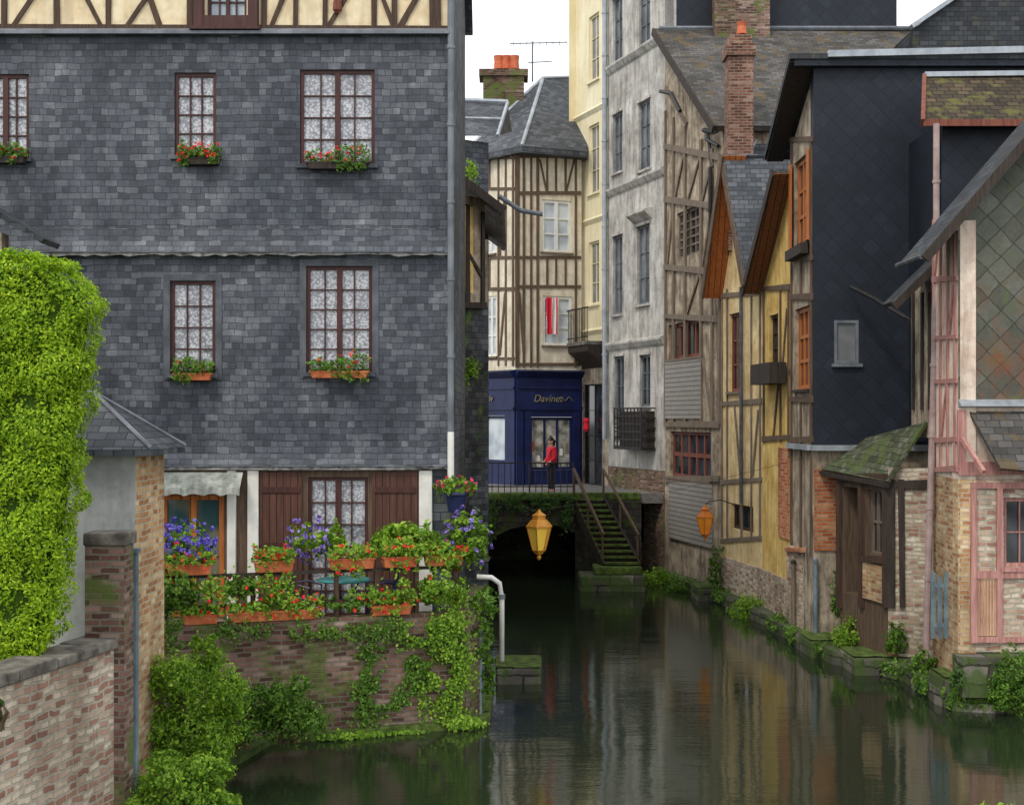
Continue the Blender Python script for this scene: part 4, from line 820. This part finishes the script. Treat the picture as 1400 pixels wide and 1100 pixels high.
for y in (395,510,600): m.beam(W,1043,y,1081,y-3,.12)
for x in (1045,1068,1079): m.beam(W,x,395,x,605,.09)
for q in ((1058,600,1066,515),(1070,510,1077,422)): m.beam(W,*q,.08)
m.build('timber_frame','timberb',h)
a=W.rect(1066,612,1080,735); MB().wbox(W,a[0],a[1],.003,.04,a[2],a[3]).build('brick_patch','brickor',h)
gable(h,W,W.L+.15,10.75,-.25,None,8.25,.45,4,.12,'roof','brownsof')
m=MB(); a=W.rect(1050,497,1078,525); m.wbox(W,a[0],a[1],.05,.45,a[2],a[3]); m.build('projecting_box','timberd',h)
# ------------------------------------------------------------------ R2 black house
h=thing('black_slate_house','tall black diamond-slated house wall with one small window','house',(9,31,.4))
Wb=Wall(1112,30,1500,30); W=Wall(1081,32.45,1112,30); zb0,zb1=Z(608,30),Z(92,30)
op=[Wb.rect(1140,437,1174,497)]
m=MB(); wall(m,Wb,0,Wb.L,zb0,zb1,op,d=.02); m.build('wall','black',h); window(Wb,h,op[0],1,1,'lead','glassgr',d=.02,fw=.07,sill='lead',rec=.03)
os_=[W.rect(1086,215,1107,335),W.rect(1087,420,1107,532)]
m=MB(); wall(m,W,0,W.L,-.3,11.2,os_); m.poly(W.P(0,0,11.2),W.P(W.L,0,11.2),W.P(W.L,0,12.4)); m.build('side_wall','oldwall',h)
m=MB()
for y in (190,352,405,545,600): m.beam(W,1081,y+1,1112,y,.14)
for x in (1083,1096,1110): 
    if x!=1096: m.beam(W,x,195,x,760,.13)
    else: m.beam(W,x,545,x,760,.12); m.beam(W,x,352,x,405,.12)
m.build('timber_frame','timberb',h)
for r_ in os_: window(W,h,r_,3,3,'orange','glass',fw=.1,mw=.08,sill='timberd')
a=os_[0]
for k in (0,1): MB().wbox(W,a[k]-(.25 if k==0 else -.02),a[k]+(-.02 if k==0 else .2),.05,.09,a[2],a[3]).build('shutter','orange',h)
MB().wbox(Wb,-.05,3.2,.0,.18,zb0-.12,zb0-.003).build('drip_ledge','zinc',h); MB().wbox(W,0,W.L-.06,.003,.12,zb0-.12,zb0-.003).build('drip_ledge','zinc',h)
m=MB(); wall(m,Wb,0,Wb.L,.2,zb0-.13); m.build('lower_wall','oldwall',h)
a=Wb.rect(1113,640,1142,752); MB().wbox(Wb,a[0],a[1],.003,.05,a[2],a[3]).build('brick_patch','brickor',h)
m=MB(); f0=V((5.95,29.8,zb1+.25)); m.slab([f0,V((13,29.8,zb1+.25)),V((13,33.4,zb1-1.25)),V((6.05,33.4,zb1-1.25))],.14); rf=m.build('roof','roofdk',h)
MB().prism([f0+V((.02,.02,-.16)),V((6.5,29.85,zb1+.09)),V((6.5,33.3,zb1-1.4)),V((6.1,33.3,zb1-1.4))],(0,0,-.03)).build('soffit','timberd',rf)
MB().wbox(Wb,-.45,Wb.L,.025,.22,zb1-.02,zb1+.16).build('fascia','black',rf)
m=MB(); m.bar(V((X(1132,29.7),29.7,Z(74,29.7))),V((X(1500,29.7),29.7,Z(66,29.7))),.1,.14); m.build('flashing','zinc',rf)
m=MB(); m.tube([at(1163,392,29.7),at(1195,408,29.2),at(1235,432,28.6),at(1248,440,28.4),at(1250,560,28.4)],.05,8); m.build('gutter_spout','iron',h)
m=MB(); a=W.rect(1086,338,1108,352); m.wbox(W,a[0],a[1],.05,.22,a[2],a[3]); m.build('planter_box','timberd',h)
t=thing('brick_buttress','orange red brick outbuilding stub at the water below the black house','outbuilding',(6.4,31.5,0))
m=MB(); m.prism([at(1075,0,32.2).xy.to_3d()+V((0,0,-.3)),at(1098,0,31).xy.to_3d()+V((0,0,-.3)),at(1142,0,31).xy.to_3d()+V((0,0,-.3)),at(1142,0,32.4).xy.to_3d()+V((0,0,-.3))],(0,0,.3+Z(752,31))); m.build('wall','rubble',t)
m=MB(); m.slab([at(1072,748,32.2),at(1095,750,30.8),at(1144,748,30.8),at(1140,735,32.4)],.08); m.build('roof','brickor',t)
MB().prism([V((X(1104,30.9),30.85,-.3)),V((X(1132,30.9),30.85,-.3)),V((X(1132,30.9),31.2,-.3)),V((X(1104,30.9),31.2,-.3))],(0,0,.3+Z(765,30.9))).build('brick_pier','brickor',t)
# ------------------------------------------------------------------ shed
h=thing('dark_timber_shed','dark timber shed with mossy green lean-to roof by the water','shed',(7.5,28.5,.4))
m=MB(); m.slab([V((X(1266,26.9),26.9,Z(576,26.9))),V((X(1214,26.9),26.9,Z(658,26.9))),V((X(1122,29.9),29.9,Z(641,29.9))),V((X(1185,29.9),29.9,Z(598,29.9)))],.05); rf=m.build('roof','mossroof',h)
MB().bar(V((X(1214,26.9),26.88,Z(658,26.9)-.08)),V((X(1122,29.9),29.9,Z(641,29.9)-.08)),.05,.09).build('gutter','timberd',rf)
W=Wall(1148,29.3,1214,27.1); op=[W.rect(1186,670,1210,758),W.rect(1153,666,1177,812)]
m=MB(); wall(m,W,0,W.L,.25,W.Zp(1180,645),op,rev=.8); m.build('wall','timberb',h); MB().wbox(W,-.02,W.L,-.86,-.81,.25,3.6).build('recess_shade_panel','timberd',h); window(W,h,op[0],3,2,'timberg','glass',mw=.05)  # black back panel paints the deep shade inside the open recess
m=MB(); a=W.rect(1178,770,1212,820); m.wbox(W,a[0],a[1],.003,.05,a[2],a[3]); m.build('tiled_base','bricktan',h)
Wx=Wall(1214,27.1,1275,26.8); m=MB(); wall(m,Wx,.003,Wx.L,.25,Wx.Zp(1240,640)); m.build('front_wall','rubble',h)
m=MB()
for x in (1150,1180,1213): m.beam(W,x,650,x,830,.14,0,.08)
m.beam(W,1149,652,1214,654,.16,0,.08); m.beam(W,1179,763,1214,765,.14,0,.08); m.build('timber_frame','timber',h)
m=MB(); m.beam(Wx,1216,655,1216,830,.18,0,.06); m.beam(Wx,1232,655,1234,830,.12,0,.06); m.beam(Wx,1216,662,1270,662,.16,0,.06); m.build('front_frame','timberd',h)
# ------------------------------------------------------------------ R1 houses
h=thing('lichen_roofed_house','dark house with lichen-covered tiled roof at the right edge','house',(10,28,.4))
W=Wall(1288,27.6,1520,27.6); m=MB(); wall(m,W,0,W.L,.3,Z(166,27.6)); wall(m,W2((X(1288,27.6),29.9),(X(1288,27.6),27.61)),0,2.2,4.5,Z(166,27.6)); m.build('wall','black',h)
m=MB(); p=[at(1262,166,27.2),at(1500,166,27.2),at(1500,104,28.7),at(1264,104,28.7)]; m.slab(p,.1); rf=m.build('roof','lichen',h)
m=MB(); m.bar(at(1263,103,28.7),at(1500,100,28.7),.2,.1); m.build('flashing','zinc',rf); MB().bar(at(1262,168,27.15),at(1500,168,27.15),.05,.13).build('fascia','redwood',rf); MB().bar(at(1262,168,27.15),at(1264,106,28.65),.08,.16).build('bargeboard','redwood',rf)
h=thing('pink_timbered_house','pink half-timbered house with diamond-slated gable at the right edge','house',(8.8,24.5,.4))
Wf=Wall(1310,24,1520,24); W=Wall(1276,26,1310,24)
E,A=at(1264,346,23.6),at(1490,84,23.6); sl=(A.z-E.z)/(A.x-E.x); zr=lambda x:E.z+(x-E.x)*sl-.15
zmid=Z(552,24); zlow=Z(655,24)
x0=Wf.A.x; x1=x0+Wf.L
m=MB(); m.poly(V((x0,24,zmid)),V((x1,24,zmid)),V((x1,24,zr(A.x)-.4)),V((A.x,24,zr(A.x))),V((x0,24,zr(x0)))); m.build('gable_wall','diamond',h)
m=MB(); wall(m,W,0,W.L-.003,zlow,zr(x0)-.05); wall(m,Wf,0,Wf.L,zlow,zmid-.003,d=-.02); m.build('plaster_wall','pinkwall',h)
m=MB()
for x in (1278,1287,1297,1307): m.beam(W,x,300,x,640,.1)
for y in (310,380,460,520,600,640): m.beam(W,1276,y+2,1310,y,.1)
for q in ((1279,380,1286,310),(1299,460,1306,390),(1288,600,1296,525)): m.beam(W,*q,.08)
m.beam(Wf,1310,640,1520,640,.2,-.02,.06); m.beam(Wf,1314,560,1314,640,.12,-.02,.05); m.build('timber_frame','timberp',h)
RD=1.5; m=MB(); m.slab([E,A,A+V((0,RD,0)),E+V((0,RD,0))],.07); A2_=A+V((A.x-E.x,0,E.z-A.z)); m.slab([A,A2_,A2_+V((0,RD,0)),A+V((0,RD,0))],.07); rf=m.build('roof','roofdk',h)
MB().bar(E-V((0,.03,.1)),A-V((0,.03,.1)),.05,.16).build('bargeboard','timberd',rf)
m=MB(); m.tube([E+V((-.04,.0,-.05)),E+V((-.04,RD,-.05))],.055,8); m.build('gutter','trim',rf)
m=MB(); e2,a2=at(1222,412,26.4),at(1300,336,26.4); m.slab([e2,a2,a2+V((0,.9,0)),e2+V((0,.9,0))],.08); m.build('rear_roof','roofdk',h)
MB().bar(e2-V((0,.03,.1)),a2-V((0,.03,.1)),.05,.14).build('rear_bargeboard','timberd',h)
Wv=Wall(1246,28.2,1277,26.5); m=MB(); wall(m,Wv,0,Wv.L,4.6,Z(385,27)); m.build('rear_wall','oldwall',h); m=MB()
for x in (1250,1262,1272): m.beam(Wv,x,400,x,560,.12)
m.build('rear_frame','timberd',h)
lo=[Wf.rect(1372,680,1420,775)]
m=MB(); wall(m,W,0,W.L-.003,.25,zlow-.005); wall(m,Wf,0,Wf.U(1326),.35,zlow-.005); m.build('brick_wall','bricktan',h)
m=MB(); wall(m,Wf,Wf.U(1326)+.002,Wf.L,.95,zlow-.005,lo,d=.02); m.build('lower_wall','rubble',h); window(Wf,h,lo[0],2,2,'timberp','glass',d=.02,fw=.07,sill='timberp')
m=MB()
for x in (1330,1365,1425): m.beam(Wf,x,660,x,878,.1,.02,.08)
for y in (663,785,873): m.beam(Wf,1326,y,1520,y,.1,.02,.085)
m.build('lower_frame','timberp',h)
a=Wf.rect(1333,790,1362,868); pn=MB().wbox(Wf,a[0],a[1],.021,.045,a[2],a[3]).build('slatted_panel','creamwarm',h)
m=MB()
for x in range(1335,1362,4): m.beam(Wf,x,792,x,867,.02,.045,.065)
m.build('slats','timberp',pn)
m=MB(); m.slab([V((X(1328,23.3),23.3,Z(640,23.3)))+V((.5,0,0)),V((X(1500,23.3),23.3,Z(650,23.3))),V((X(1500,24),23.99,Z(562,24))),V((X(1325,24),23.99,Z(562,24)))],.06); m.build('canopy','roofold',h)
m=MB(); m.wprof(Wf,0,Wf.L,[(.003,zmid-.06),(.14,zmid-.04),(.14,zmid),(.003,zmid+.08)]); m.build('flashing','zinc',h)
MB().bar(at(1316,600,23.9),at(1345,645,23.3),.07,.07).build('bracket','timberp',h)
pipe(h,[V((X(1279,25.9),25.85,Z(170,25.9))),V((X(1279,25.9),25.85,Z(400,25.9)))],.06,'pinkpipe'); pipe(h,[V((X(1279,25.9),25.85,Z(400,25.9))),V((X(1262,25.9),25.7,Z(885,25.9)))],.065,'pinkpipe')
m=MB(); m.box(Wf.A.x-.1,14,23.45,24,.272,.93); m.build('plinth','stone',h)
t=thing('wooden_gate','pale blue wooden picket gate by the brick foot of the pink house','gate',at(1292,872,25))
for i in range(5): MB().bar(at(1276+i*9,872,25.0-i*.12),at(1276+i*9,782+(i%2)*6,25.0-i*.12),.08,.025).build('picket','bluepost',t)
for y in (800,855): MB().bar(at(1274,y,25.05),at(1316,y,24.5),.03,.07).build('rail','bluepost',t)
# ------------------------------------------------------------------ lanterns
def lantern(label,px,py,Y,hh,gm,fm):
    c=at(px,py,Y); t=thing('street_lantern',label,'lantern',c,'amber lanterns over the canal'); k=hh
    MB().lathe(c,[(.13*k,.2*k),(.25*k,.66*k)],6,.3).build('glass',gm,t)
    m=MB()
    for i in range(6):
        q=.3+i*math.pi/3; m.tube([c+V((.135*k*math.cos(q),.135*k*math.sin(q),.2*k)),c+V((.256*k*math.cos(q),.256*k*math.sin(q),.66*k))],.014*k,5)
    m.lathe(c,[(.02*k,0),(.05*k,.05*k),(.03*k,.09*k),(.09*k,.13*k),(.15*k,.2*k),(.14*k,.205*k)],6,.3); m.build('frame',fm,t)
    MB().lathe(c,[(.28*k,.66*k),(.285*k,.69*k),(.17*k,.82*k),(.14*k,.83*k),(.14*k,.9*k),(.16*k,.91*k),(.06*k,.97*k),(.02*k,1.03*k)],6,.3).build('cap',fm,t); return t,c
M['lampyel']=plain('ochre_lamp_paint',(.5,.2,.02),(.65,.3,.04),5,.45,.05,.3); M['lampor']=plain('rust_lamp_paint',(.5,.14,.02),(.65,.22,.04),5,.5,.05,.2)
t,c=lantern('bright yellow hexagonal lantern hanging over the canal before the arch',737,765,27,.95,'amber','lampyel')
tt=thing('lantern_cable','thin dark cable carrying the yellow lantern across the canal','cable',c+V((0,0,1)))
top=c+V((0,0,.97)); l,r_=V((-1.05,27,top.z+.35)),V((6.55,31,top.z+.9)); MB().tube([l,l.lerp(top,.5)-V((0,0,.05)),top,top.lerp(r_,.5)-V((0,0,.15)),r_],.004,5).build('cable','iron',tt)
t,c=lantern('orange hexagonal lantern on a bracket by the cream timbered house',964,739,37,.93,'amber2','lampor')
MB().tube([c+V((0,0,.95)),c+V((.1,0,1.05)),c+V((.45,.1,1.08)),V((5.95,37.1,c.z+.95))],.014,6).build('bracket','iron',t)
# ------------------------------------------------------------------ right bank plants
def bp(label,px,py,Y,rx,rz,n,mat,size=.09,name='bank_plant'):
    c=at(px,py,Y); c.z=max(c.z,rz*.6); return bush(name,label,'plant',[(c,(rx,rx*.7,rz)),(c+V((rx*.6,.1,-rz*.2)),(rx*.6,rx*.5,rz*.7)),(c+V((-rx*.6,-.1,-rz*.3)),(rx*.6,rx*.5,rz*.6))],n,size,mat,(c.x,c.y,max(.05,c.z-rz)),cl=.18)
bp('leafy weeds at the waterline right of the stone landing',897,795,41.5,.6,.3,1100,'lbright',.09)
bp('low weeds on the bank below the louvred house',935,803,40,.45,.25,800,'lmid',.09)
bp('weeds growing up the wall beneath the orange lantern',985,775,38.2,.3,.7,900,'lmid',.09)
bp('broad weeds on the bank below the cream timbered house',1030,835,34.9,.58,.33,1500,'lbright',.08)
bp('weeds at the foot of the orange brick stub',1075,850,32.2,.32,.28,800,'lmid',.08)
bp('leafy plant on the mossy block beside the shed',1168,865,28.6,.4,.3,1500,'lbright',.068)
bp('small ivy clump rising beside the shed corner',1148,815,29.6,.2,.5,800,'lmid',.07)
bp('dark ferns at the foot of the rubble shed wall',1225,872,26.9,.22,.33,1000,'lmid',.065)
bp('weeds around the foot of the pinkish downpipe',1262,905,25.6,.24,.25,850,'lmid',.065)
bp('long ivy hanging into the water at the right edge',1385,935,23.35,.38,.55,2700,'lmid',.062)
bp('dark weeds below the pink timbered house plinth',1318,922,23.6,.24,.22,700,'ldark',.065)
bp('yellow-green leaves poking in at the bottom right corner',1370,1120,13.0,.35,.16,700,'lbright',.055)
t=thing('bank_post','blue grey mooring stake near the orange brick stub','post',at(1115,860,29.9)); MB().tube([V((X(1115,29.9),29.9,-.5)),at(1115,768,29.9)],.045,8).build('post','bluepost',t); MB().lathe(at(1115,768,29.9),[(.065,0),(.065,.06),(.02,.1)],8).build('post_cap','lead',t)
t=thing('bank_post','wooden mooring stake before the yellow plastered house','post',at(1085,850,31.5)); MB().tube([V((X(1085,31.5),31.5,-.5)),at(1085,770,31.5)],.055,8).build('post','timberg',t); MB().lathe(at(1085,770,31.5),[(.075,0),(.07,.06),(.02,.09)],8).build('post_cap','timberd',t)
# ------------------------------------------------------------------ light, sky, camera
w=bpy.data.worlds.new('World'); S.world=w; w.use_nodes=True; nt=w.node_tree; bg=nt.nodes['Background']
sk=nt.nodes.new('ShaderNodeTexSky'); sk.sky_type='NISHITA'; sk.sun_disc=False; el,az=math.radians(50),math.radians(215); sk.sun_elevation=el; sk.sun_rotation=az
tc=nt.nodes.new('ShaderNodeTexCoord'); nz=nt.nodes.new('ShaderNodeTexNoise'); nz.inputs['Scale'].default_value=3; nz.inputs['Detail'].default_value=5; nt.links.new(tc.outputs['Generated'],nz.inputs['Vector'])
rp=nt.nodes.new('ShaderNodeValToRGB'); rp.color_ramp.elements[0].position=.35; rp.color_ramp.elements[0].color=(10.5,10.9,11.3,1); rp.color_ramp.elements[1].position=.65; rp.color_ramp.elements[1].color=(13.5,13.5,13.5,1); nt.links.new(nz.outputs[0],rp.inputs[0])
mx=nt.nodes.new('ShaderNodeMix'); mx.data_type='RGBA'; mx.inputs[0].default_value=.92; nt.links.new(sk.outputs[0],mx.inputs[6]); nt.links.new(rp.outputs[0],mx.inputs[7]); nt.links.new(mx.outputs[2],bg.inputs[0]); bg.inputs[1].default_value=.13
sun=bpy.data.lights.new('sun','SUN'); sun.energy=1.5; sun.angle=math.radians(10); sun.color=(1,.92,.8); so_=bpy.data.objects.new('sun',sun); COL.objects.link(so_)
d=V((math.sin(az)*math.cos(el),math.cos(az)*math.cos(el),math.sin(el))); so_.rotation_euler=d.to_track_quat('Z','Y').to_euler(); so_.location=(0,0,40)
cam=bpy.data.cameras.new('camera'); co=bpy.data.objects.new('camera',cam); COL.objects.link(co); co.location=(0,0,H); co.rotation_euler=(math.pi/2,0,0)
cam.sensor_width=36; cam.lens=F/1400*36; cam.shift_y=20/1400; cam.clip_end=3000; S.camera=co
S.view_settings.view_transform='Standard'; S.view_settings.look='None'; S.view_settings.exposure=0
